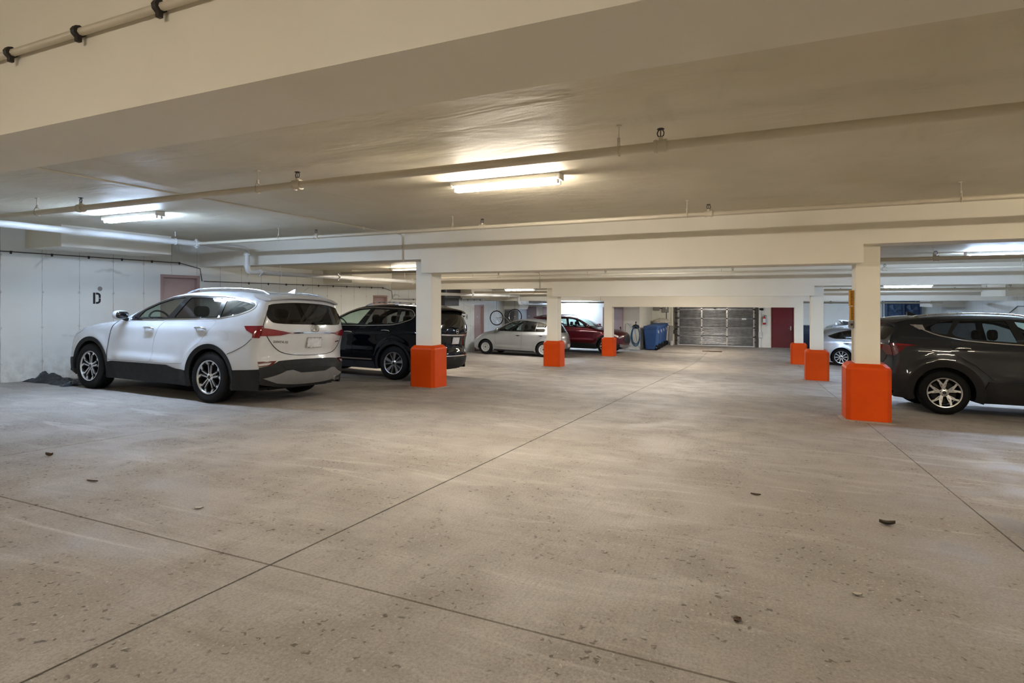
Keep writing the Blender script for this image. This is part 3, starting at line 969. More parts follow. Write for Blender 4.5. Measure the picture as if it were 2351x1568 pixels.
WHEEL_CACHE = {}
def wheel_meshes(kind, D, rim, tw):
    key = (kind, D, rim, tw)
    if key in WHEEL_CACHE: return WHEEL_CACHE[key]
    R = D / 2; r = rim / 2; h = tw / 2
    pr = [(r - .012, -h + .012), (r + .004, -h + .006), (r + .02, -h + .002), ((R + r) / 2, -h - .006), (R - .03, -h + .004), (R - .01, -h + .022)]
    for q in (-.055, -.02, .02, .055):
        pr += [(R - .001, q - .006), (R - .009, q - .005), (R - .009, q + .005), (R - .001, q + .006)]
    pr += [(R - .01, h - .022), (R - .03, h - .004), ((R + r) / 2, h + .006), (r + .02, h - .002), (r + .004, h - .006), (r - .012, h - .012)]
    tire = MB().lathe(pr, axis='y', n=48)
    for k in range(72):         # shoulder blocks of the tread
        a = 2 * math.pi * k / 72
        for s in (-1, 1):
            ca, sa = math.cos(a), math.sin(a); da = .030
            ring = []
            for rr, yy in ((R + .001, s * (h - .045)), (R - .006, s * (h - .012)), (R - .028, s * (h - .002))):
                ring.append([(rr * math.cos(a - da), yy, rr * math.sin(a - da)), (rr * math.cos(a + da), yy, rr * math.sin(a + da))])
            tire.add([q for p in ring for q in p], [(0, 1, 3, 2), (2, 3, 5, 4)])
    tm = tire.mesh('tire', 35)
    # outer side of the wheel is -y here
    dark = MB().lathe([(r - .008, h - .02), (r - .03, h * .2), (r - .035, -h + .05), (r - .02, -h + .02), (r - .008, -h + .006)], axis='y', n=40)
    dark.lathe([(.02, -h * .1), (r - .06, -h * .1)], axis='y', n=32)
    dark.lathe([(.02, h * .3), (r - .03, h * .3)], axis='y', n=24)
    dm = dark.mesh('wheel_barrel', 40)
    f = MB()
    f.lathe([(r - .006, -h + .016), (r + .003, -h + .004), (r + .002, -h - .001), (r - .012, -h + .003), (r - .018, -h + .014)], axis='y', n=48)
    pk = MB()
    yf = -h + .012
    def bar(m, a0, r0, w0, a1, r1, w1, y0, dy):
        p0 = np.array([math.cos(a0), math.sin(a0)]) * r0; p1 = np.array([math.cos(a1), math.sin(a1)]) * r1
        t = (p1 - p0) / np.linalg.norm(p1 - p0); n = np.array([-t[1], t[0]])
        q = [p0 + n * w0 / 2, p0 - n * w0 / 2, p1 - n * w1 / 2, p1 + n * w1 / 2]
        m.add([(a, y0 + .010, b) for a, b in q[:2]] + [(a, y0, b) for a, b in q[2:]] + [(a, y0 + dy + .010, b) for a, b in q[:2]] + [(a, y0 + dy, b) for a, b in q[2:]],
              [(0, 1, 2, 3), (7, 6, 5, 4), (0, 4, 5, 1), (1, 5, 6, 2), (2, 6, 7, 3), (3, 7, 4, 0)])
    n5 = 2 * math.pi / 5
    if kind == 'fork':        # five forked spokes, machined edges on black
        for k in range(5):
            a = math.pi / 2 + k * n5
            for s in (-1, 1):
                bar(pk, a + s * .22, .05, .050, a + s * .20, r * .75, .040, yf + .006, .03)
                bar(pk, a + s * .20, r * .72, .05, a + s * .30, r - .008, .085, yf + .006, .03)
                bar(f, a + s * .33, .050, .015, a + s * .17, r * .72, .014, yf, .012)
                bar(f, a + s * .17, r * .71, .014, a + s * .36, r - .004, .050, yf, .012)
    elif kind == 'twin':      # five pairs of tapering two-tone spokes
        for k in range(5):
            a = math.pi / 2 + .18 + k * n5
            bar(f, a - .20, .055, .030, a - .30, r - .006, .075, yf, .026)
            bar(f, a + .22, .055, .012, a + .26, r - .006, .018, yf, .02)
            bar(pk, a + .02, .05, .05, a + .02, r - .01, .05, yf + .012, .02)
            bar(pk, a + .30, .05, .03, a + .34, r - .01, .04, yf + .008, .02)
    elif kind == 'why':       # five Y spokes
        for k in range(5):
            a = math.pi / 2 + .1 + k * n5
            bar(f, a, .045, .042, a, r * .56, .034, yf, .03)
            for s in (-1, 1):
                bar(f, a + s * .05, r * .52, .026, a + s * .32, r - .006, .030, yf, .03)
                bar(f, a + s * .22, .050, .012, a + s * .30, r * .70, .012, yf + .01, .02)
    elif kind == 'cover':     # plastic wheel cover with eight openings
        for k in range(8):
            a = k * math.pi / 4 + .2
            bar(f, a, .05, .05, a, r - .01, .085, yf, .02)
        f.lathe([(r - .055, yf + .004), (r - .004, yf - .002), (r - .004, yf + .02), (r - .055, yf + .02)], axis='y', n=40)
    else:                     # ten thin spokes
        for k in range(10):
            a = k * math.pi / 5
            bar(f, a, .05, .026, a + .05, r - .006, .032, yf, .025)
    f.lathe([(.001, yf + .002), (.038, yf + .002), (.062, yf + .012), (.066, yf + .035)], axis='y', n=20)
    for k in range(5):
        a = k * n5 + .3
        pk.cyl((.05 * math.cos(a), yf + .004, .05 * math.sin(a)), (.05 * math.cos(a), yf + .02, .05 * math.sin(a)), .008, n=6)
    pk.lathe([(.001, yf - .002), (.026, yf - .002), (.03, yf + .006)], axis='y', n=16)
    fm = f.mesh('rim', 35); pm = pk.mesh('spoke_pockets', 35)
    WHEEL_CACHE[key] = (tm, dm, fm, pm)
    return WHEEL_CACHE[key]

def put_mesh(name, me, mat, parent, mtx=None):
    o = bpy.data.objects.new(name, me)
    if not me.materials: me.materials.append(MAT[mat])
    COL.objects.link(o); o.parent = parent
    if mtx is not None: o.matrix_local = mtx
    return o

def build_car(sp, name, loc, heading, label, cat, group='parked cars'):
    """sp: measurements in metres, x forward from the rear axle, z up from the ground"""
    x0, y0 = loc; zr = fz(x0, y0)
    # stand on the sloping floor
    fx = Vector((math.cos(heading), math.sin(heading), 0)); fy = Vector((-fx.y, fx.x, 0))
    wb = sp['wb']
    ctr = Vector((x0, y0, 0))
    def gz(a, b):
        q = ctr + fx * a + fy * b; return fz(q.x, q.y)
    zx = (gz(wb, 0) - gz(0, 0)) / wb; zy = (gz(wb / 2, .8) - gz(wb / 2, -.8)) / 1.6
    X = (fx + Vector((0, 0, zx))).normalized(); Y = (fy + Vector((0, 0, zy))).normalized(); Z = X.cross(Y).normalized(); Y = Z.cross(X)
    rot = Matrix((X, Y, Z)).transposed()
    root = empty(name, (x0, y0, (gz(0, .8) + gz(0, -.8)) / 2 + .002), rot)
    tag(root, label, cat, group)
    S = Surf(sp)
    S.s_glass = np.interp(sp['glass_i'], np.arange(len(sp['profile'])), [S.S[np.argmin(np.hypot(S.P[:, 0] - q[0], S.P[:, 1] - q[1]))] for q in sp['profile']])
    marks = [S.S[np.argmin(np.hypot(S.P[:, 0] - q[0], S.P[:, 1] - q[1]))] for q in sp['profile']]
    S.s_hood = marks[sp['hood_i']]
    D = sp['tire']; ra = sp['arch']; zs = sp['sill']
    # ---- outline of the side sheet
    def arc(cx):
        a0 = math.asin(max(-.95, min(.95, (zs - D / 2) / ra)))
        return [(cx - ra * math.cos(t), D / 2 + ra * math.sin(t)) for t in np.linspace(a0, math.pi - a0, 26)]
    E = S.E
    low = [(E[-1][0], E[-1][1])]
    bot = []
    if E[-1][0] < -ra - .02: bot.append((min(-ra * math.cos(math.asin((zs - D / 2) / ra)) - .03, E[-1][0] + .12), zs))
    bot += arc(0) + arc(wb)
    if E[0][0] > wb + ra: bot.append((max(E[0][0] - .12, wb + ra * math.cos(math.asin((zs - D / 2) / ra)) + .03), zs))
    bot = resample(np.array(bot), .05)
    outline = np.vstack([E, bot])
    dlo = resample(roundc(sp['dlo'], sp.get('dlo_r', .06)), .03, True)
    doors = []
    dl = sp['doors']
    for q in dl: doors.append(resample(roundc(q, .05), .04, True))
    body = []
    for sg in (1, -1):
        P, T = fill(outline, [dlo] + doors, .055)
        A = S.side(P, 0, sg)
        n = np.cross(A[T[:, 1]] - A[T[:, 0]], A[T[:, 2]] - A[T[:, 0]])
        if (n[:, 1] * sg).sum() < 0: T = T[:, ::-1]
        body.append((A, T))
    # ---- strip with windscreen and rear glass cut out
    i0, i1 = sp['shield']
    ws0, ws1 = marks[i0] + .03, marks[i1] - .02
    shield = [(ws0, -.90), (ws0, .90), (ws0 + .2, .915), (ws1 - .05, .915), (ws1, .87), (ws1, -.87), (ws1 - .05, -.915), (ws0 + .2, -.915)]
    shield = np.array(shield)
    rg = S.rear_poly(chaikin(sp['rear_glass'], 2, True))
    us = .8
    SQ = np.array([1, us])
    edge = np.stack([S.S, np.ones_like(S.S)], 1)
    us_pts = np.linspace(-1, 1, 33)[1:-1]
    outer = np.vstack([edge, np.stack([np.full(31, S.S[-1]), us_pts[::-1]], 1), edge[::-1] * [1, -1], np.stack([np.zeros(31), us_pts], 1)])
    shield_r = resample(shield * SQ, .05, True) / SQ; rg_r = resample(rg * SQ, .04, True) / SQ
    body += sheet(outer, [shield_r, rg_r], S.strip, 0, 0, .055, 1, us)
    part(root, 'body', body, sp['paint'], 50)
    part(root, 'windscreen', sheet(shield_r, [], S.strip, -.006, 0, .10, 1, us), 'glass_shield')
    part(root, 'rear_window', sheet(rg_r, [], S.strip, -.004, 0, .08, 1, us), sp.get('rear_tint', 'glass_rear'))
    # ---- doors
    for k, q in enumerate(doors):
        ins = inset(q, .0035)
        for sg in (1, -1):
            d = part(root, 'door', sheet(ins, [], S.side, 0, .02, .04, sg), sp['paint'], 50)
            hx, hz = sp['handles'][k]
            hm = MB()
            pts = np.array([(hx - .10, hz - .006), (hx - .085, hz), (hx, hz + .004), (hx + .085, hz), (hx + .10, hz - .006)])
            pos = np.vstack([S.side(pts[[0, 4]], .004, sg), S.side(pts[1:4], .032, sg)])[[0, 2, 3, 4, 1]]
            hm.tube([Vector(p) for p in pos], [.011, .013, .014, .013, .011], 8)
            put_mesh('door_handle', hm.mesh('door_handle', 50), sp.get('handle_mat', sp['paint']), d)
            cup = np.array([(hx + .065 * math.cos(a), hz - .012 + .030 * math.sin(a)) for a in np.linspace(0, 2 * math.pi, 17)[:-1]])
            put_mesh('handle_recess', to_mesh(sheet(cup, [], S.side, .0015, .004, .05, sg)).mesh('handle_recess', 40), sp.get('cup_mat', 'cladding'), d)
    # ---- side glass
    panes = [resample(roundc(q, .025), .03, True) for q in sp['panes']]
    for sg in (1, -1):
        part(root, 'window_surround', sheet(dlo, panes, S.side, -.002, .02, .06, sg), 'gloss_black')
        for k, q in enumerate(panes):
            part(root, 'window_pane', sheet(q, [], S.side, -.007, 0, .10, sg), sp.get('tints', ['glass_front', 'glass_privacy', 'glass_privacy'])[k])
        if sp.get('dlo_chrome'):
            part(root, 'window_trim', ribbon(inset(dlo, -.004), .016, S.side, .006, sg, True), sp['dlo_chrome'])
    # ---- extra sheets on the sides
    kr = S.S >= S.s_glass; kf = S.S <= S.s_hood
    er = E[kr][np.argsort(E[kr][:, 1])]; ef = E[kf][np.argsort(E[kf][:, 1])]
    for nm, poly, off, th, mat, sm in sp.get('side_parts', []):
        q = np.asarray(poly, float)
        if sm: q = chaikin(q, sm, True)
        q = resample(q, .05, True)
        q[:, 0] = np.maximum(q[:, 0], np.interp(q[:, 1], er[:, 1], er[:, 0]))
        q[:, 0] = np.minimum(q[:, 0], np.where(q[:, 1] < ef[-1, 1], np.interp(q[:, 1], ef[:, 1], ef[:, 0]), 99))
        keepq = [q[0]]
        for z_ in q[1:]:
            if np.linalg.norm(z_ - keepq[-1]) > .004: keepq.append(z_)
        q = np.array(keepq)
        for sg in (1, -1): part(root, nm, sheet(q, [], S.side, off, th, .055, sg), mat)
    # wheel-arch lips
    if sp.get('arch_w'):
        for cx in (0, wb):
            a0 = math.asin((zs - D / 2) / ra)
            th = np.linspace(a0, math.pi - a0, 30)
            wv = sp['arch_w']
            po = [(cx - (ra + wv) * math.cos(t), D / 2 + (ra + wv * .95) * math.sin(t)) for t in th] + [(cx - (ra - .004) * math.cos(t), D / 2 + (ra - .004) * math.sin(t)) for t in th[::-1]]
            for sg in (1, -1): part(root, 'wheel_arch', sheet(np.array(po), [], S.side, .012, .03, .05, sg), sp.get('arch_mat', 'cladding'))
    # ---- extra sheets on the rear and front
    for nm, poly, off, th, mat, sm in sp.get('rear_parts', []):
        q = np.asarray(poly, float)
        if sm: q = chaikin(q, sm, True)
        q = S.rear_poly(resample(q, .05, True))
        part(root, nm, sheet(q, [], S.strip, off, th, .05, 1, us), mat)
    for nm, poly, off, th, mat, sm in sp.get('front_parts', []):
        q = np.asarray(poly, float)
        if sm: q = chaikin(q, sm, True)
        q = S.front_poly(resample(q, .05, True))
        part(root, nm, sheet(q, [], S.strip, off, th, .05, 1, us), mat)
    for nm, path, w, mat in sp.get('rear_lines', []):
        q = S.rear_poly(resample(chaikin(path, 2), .03))
        qq = q * SQ
        part(root, nm, ribbon(qq, w, lambda P, o, s_: S.strip(P / SQ, o, s_), .005), mat)
    for nm, path, w, mat in sp.get('side_lines', []):
        for sg in (1, -1): part(root, nm, ribbon(resample(chaikin(path, 2), .03), w, S.side, .004, sg), mat)
    # ---- number plate, emblem, lettering on the back
    def rear_frame(y, z, off=.01):
        q = S.rear_poly([(y, z), (y, z + .05)])
        a, b = S.strip(q[:1], off)[0], S.strip(q[1:], off)[0]
        up = Vector(b - a); up.y = 0; up.normalize()
        e = np.array([[q[0][0], q[0][1] + .03]]); c = S.strip(e, off)[0]
        rt = Vector(c - a)
        rt = (rt if rt.y < 0 else -rt).normalized()          # to the right as seen from behind
        nrm = rt.cross(up).normalized(); up = nrm.cross(rt)
        return Matrix((rt, up, nrm)).transposed().to_4x4(), Vector(a)
    if sp.get('plate'):
        py, pz = sp['plate']
        M, o = rear_frame(py, pz, .012)
        m = MB().cbox(-.155, .155, -.078, .078, -.006, .004, .003)
        pl = put_mesh('number_plate_frame', m.mesh('number_plate_frame', 30), 'satin_silver', root, Matrix.Translation(o) @ M)
        m = MB().cbox(-.142, .142, -.066, .066, .004, .007, .001)
        put_mesh('number_plate', m.mesh('number_plate', 30), 'plate_white', pl)
        for sx in (-1, 1):
            for sy in (-1, 1): put_mesh('plate_bolt', MB().cyl((sx * .09, sy * .055, .006), (sx * .09, sy * .055, .010), .006, n=8).mesh('plate_bolt', 40), 'chrome', pl)
    if sp.get('emblem'):
        kind, ey, ez, er = sp['emblem']
        M, o = rear_frame(ey, ez, .008)
        m = MB()
        m.tube([(er * 1.35 * math.cos(a), er * math.sin(a), .004) for a in np.linspace(0, 2 * math.pi, 25)[:-1]] if kind == 'oval' else [(er * math.cos(a), er * math.sin(a), .004) for a in np.linspace(0, 2 * math.pi, 25)[:-1]], .0075, 6, closed=True)
        if kind == 'oval':
            m.tube([(-er * .62, -er * .7, .004), (-er * .5, 0, .006), (-er * .2, er * .62, .004)], .009, 6)
            m.tube([(er * .2, -er * .62, .004), (er * .5, 0, .006), (er * .62, er * .7, .004)], .009, 6)
            m.tube([(-er * .55, -er * .15, .004), (0, 0, .006), (er * .55, er * .15, .004)], .008, 6)
        else:
            m.cbox(-er * 1.15, er * 1.15, -er * .22, er * .22, 0, .010, .002)
        put_mesh('emblem', m.mesh('emblem', 50), 'chrome', root, Matrix.Translation(o) @ M)
    for txt, ty, tz, size in sp.get('lettering', []):
        M, o = rear_frame(ty, tz, .004)
        put_mesh('lettering', text_mesh(txt, size, .003), 'badge_metal', root, Matrix.Translation(o) @ M)
    for ty, tz, w_ in sp.get('badges', []):
        M, o = rear_frame(ty, tz, .004)
        m = MB().cbox(-w_, -.004, -.011, .008, -.002, .003, .001).cbox(.004, w_, -.009, .013, -.002, .003, .001)
        put_mesh('badge', m.mesh('badge', 30), 'badge_metal', root, Matrix.Translation(o) @ M)
    if sp.get('wiper'):
        (ya, za), (yb, zb_) = sp['wiper']
        q = S.rear_poly([(ya, za), ((ya + yb) / 2, (za + zb_) / 2 + .01), (yb, zb_)])
        m = MB().tube([Vector(p) for p in S.strip(q, .018)], [.016, .009, .006], 6).ball(S.strip(q[:1], .015)[0], .028, .028, .028, 10, 6)
        part(root, 'rear_wiper', m, 'plastic_black')
    # ---- roof rails and fin
    if sp.get('rails'):
        xa, xb, hgt, mat = sp['rails']
        sa, sb = [S.s_of(v, 0, marks[sp['shield'][1]] - .6, S.s_glass) for v in (xa, xb)]
        for sg in (1, -1):
            ss = np.linspace(sa, sb, 25)
            base = S.strip(np.stack([ss, np.full(25, .90 * sg)], 1), 0)
            lift = hgt * np.clip(np.minimum(np.arange(25), 24 - np.arange(25)) / 3.0, 0, 1) ** .7
            pts = [Vector((b[0], b[1], b[2] + l)) for b, l in zip(base, lift)]
            m = MB().tube(pts, .012, 8)
            for k in ((0, 24) if hgt < .05 else (2, 12, 22)):
                m.cbox(pts[k].x - .05, pts[k].x + .05, pts[k].y - .013, pts[k].y + .013, base[k][2] - .01, pts[k].z, .005)
            part(root, 'roof_rail', m, mat)
    if sp.get('fin'):
        fx_ = sp['fin']
        sv = S.s_of(fx_, 0, marks[sp['shield'][1]], S.s_glass)
        b = S.strip(np.array([[sv, 0.0]]), 0)[0]
        m = MB().loft([[(b[0] + .09, -.022, b[2] - .01), (b[0] + .09, .022, b[2] - .01), (b[0] - .10, .03, b[2] - .02), (b[0] - .10, -.03, b[2] - .02)],
                       [(b[0] - .02, -.010, b[2] + .04), (b[0] - .02, .010, b[2] + .04), (b[0] - .095, .012, b[2] + .04), (b[0] - .095, -.012, b[2] + .04)],
                       [(b[0] - .07, -.004, b[2] + .065), (b[0] - .07, .004, b[2] + .065), (b[0] - .095, .004, b[2] + .062), (b[0] - .095, -.004, b[2] + .062)]])
        part(root, 'antenna_fin', m, sp['paint'], 50)
    if sp.get('spoiler'):
        sec, hw_, cv, cr = sp['spoiler']
        rings = []
        for y in np.linspace(-hw_, hw_, 17):
            t = (abs(y) / hw_)
            kx = cv * t ** 2.2; kz = cr * t ** 2.5
            rings.append([(a + kx, y, b - kz) for a, b in sec])
        part(root, 'rear_spoiler', MB().loft(rings), sp.get('spoiler_mat', sp['paint']), 35)
    # ---- mirrors
    mx, mz = sp['mirror']
    for sg in (1, -1):
        w = float(S.W(np.array([mx]), np.array([mz - .05]))[0])
        m = MB().ball((mx, sg * (w + .13), mz), .075, .11, .072, 14, 10, .8)
        mm = part(root, 'door_mirror', m, sp.get('mirror_mat', sp['paint']), 60)
        m = MB().ball((mx - .055, sg * (w + .13), mz), .03, .097, .060, 14, 8, .75)
        put_mesh('mirror_glass', m.mesh('mirror_glass', 60), 'gloss_black', mm)
        m = MB().tube([(mx, sg * (w - .02), mz - .075), (mx, sg * (w + .08), mz - .06)], [.03, .022], 8)
        put_mesh('mirror_arm', m.mesh('mirror_arm', 50), 'plastic_black', mm)
    # ---- wheels
    tm, dm, fm, pm = wheel_meshes(sp['wheel'], D, sp['rim'], sp.get('tw', .225))
    for cx in (0, wb):
        for sg in (1, -1):
            wv = sp['track'] / 2
            M = Matrix.Translation((cx, sg * wv, D / 2))
            if sg > 0: M = M @ Matrix.Rotation(math.pi, 4, 'Z')
            t_ = put_mesh('tire', tm, 'rubber', root, M)
            put_mesh('rim', fm, sp.get('rim_mat', 'alloy_machined'), t_)
            put_mesh('wheel_barrel', dm, 'plastic_black', t_)
            put_mesh('spoke_pockets', pm, sp.get('pocket_mat', 'alloy_black'), t_)
    # ---- dark inside: wheel wells, floor pan, inner skin, seats
    hw = sp['track'] / 2
    for cx in (0, wb):
        for sg in (1, -1):
            wl = MB()
            yo = float(S.W(np.array([cx]), np.array([D / 2 + ra + .02]))[0]) - .012
            th = np.linspace(-.15, math.pi + .15, 20)
            rr = ra + .006
            a = [(cx + rr * math.cos(t), sg * yo, D / 2 + rr * math.sin(t)) for t in th]
            b = [(cx + rr * math.cos(t), sg * (hw - .22), D / 2 + rr * math.sin(t)) for t in th]
            wl.loft([a, b], False, False)
            n = len(b); wl.v += [(cx, sg * (hw - .22), D / 2)]
            wl.f += [(n + i, n + i + 1, 2 * n) for i in range(n - 1)]
            part(root, 'wheel_well', wl, 'plastic_black', 60)
    xr, xf = float(E[-1][0]), float(E[0][0])
    ub = MB()
    wi = sp['wz'][0][1]
    ub.box(ra + .02, wb - ra - .02, -wi + .06, wi - .06, zs - .015, zs + .02)
    ub.box(xr + .06, xf - .06, -hw + .23, hw - .23, zs - .01, zs + .03)
    ub.box(xr + .08, -ra - .02, -wi + .15, wi - .15, zs - .005, zs + .03)
    ub.box(wb + ra + .02, xf - .06, -wi + .18, wi - .18, zs - .01, zs + .03)
    ub.cyl((-.25, -hw + .12, D / 2 - .02), (-.25, hw - .12, D / 2 - .02), .035, n=8)
    ub.cyl((0, -hw + .05, D / 2), (0, hw - .05, D / 2), .04, n=8)
    part(root, 'underbody', ub, 'plastic_black')
    zb = sp['belt']
    lin = []
    cl = np.array([q for q in outline if q[1] < zb - .02])
    keep = outline.copy(); keep[:, 1] = np.minimum(keep[:, 1], zb - .03)
    keep = resample(keep, .06, True)
    for sg in (1, -1):
        try: lin += sheet(inset(keep, .012), [], S.side, -.045, 0, .14, sg)
        except Exception: pass
    part(root, 'inner_skin', lin, 'plastic_black')
    part(root, 'headliner', sheet(outer, [shield_r, rg_r], S.strip, -.03, 0, .14, 1, us), sp.get('liner', 'seat_grey'))
    it = MB()
    def seat(cx, cy, w, back=True):
        m = MB()
        m.prism([(cx - .25, .30), (cx + .28, .34), (cx + .30, .48), (cx + .22, .52), (cx - .22, .46)], 'y', cy - w / 2, cy + w / 2)
        m.prism([(cx - .30, .42), (cx - .14, .46), (cx - .28, 1.02), (cx - .33, 1.07), (cx - .43, 1.05), (cx - .44, .95)], 'y', cy - w / 2 + .02, cy + w / 2 - .02)
        return m
    hs = sp.get('seat_dz', .15)
    for sx, cy, w in ((sp['seat_x'], .37, .50), (sp['seat_x'], -.37, .50), (sp['seat_x'] - .88, 0, 1.26)):
        m = seat(sx, cy, w)
        m.v = [(a, b, c + hs) for a, b, c in m.v]
        so = part(root, 'seat', m, 'seat_cloth', 30)
        hd = MB()
        for hy in ([cy] if w < .8 else [-.42, .42]):
            hd.ball((sx - .36, hy, 1.17 + hs), .055, .13, .09, 12, 8, .7)
            for q in (-.05, .05): hd.cyl((sx - .37, hy + q, 1.0 + hs), (sx - .36, hy + q, 1.12 + hs), .007, n=6)
        put_mesh('headrest', hd.mesh('headrest', 60), 'seat_cloth', so)
    dx = sp['seat_x'] + .72
    m = MB().prism([(dx, .55), (dx + .05, zb - .05), (dx + .12, zb + .01), (dx + .34, zb - .05), (dx + .34, .55)], 'y', -.68, .68)
    part(root, 'dashboard', m, 'seat_cloth', 30)
    m = MB()
    wc = Vector((dx - .10, .37, zb - .04)); ux = Vector((.42, 0, .9)).normalized()
    m.tube([wc + (Vector((0, 1, 0)) * math.cos(a) + ux * math.sin(a)) * .185 for a in np.linspace(0, 2 * math.pi, 25)[:-1]], .015, 6, closed=True)
    m.tube([wc, wc + Vector((.22, 0, -.10))], .03, 8); m.ball(wc, .03, .07, .07)
    for a in (0, math.pi, -math.pi / 2): m.tube([wc, wc + (Vector((0, 1, 0)) * math.cos(a) + ux * math.sin(a)) * .18], .012, 6)
    part(root, 'steering_wheel', m, 'plastic_black', 50)
    # exhaust
    for ex, ey, ez, er in sp.get('exhaust', []):
        m = MB().lathe([(er, 0), (er * .98, .12), (er * .86, .12), (er * .84, .01)], axis='x', n=16)
        m.v = [(ex - .0 + a, ey + b * 1.5, ez + c) for a, b, c in m.v]
        part(root, 'exhaust_tip', m, 'satin_silver', 40)
    if sp.get('extra'): sp['extra'](root, S, marks)
    return root

def mir(poly):
    """mirror a rear-view polygon"""
    return [(-a, b) for a, b in poly]

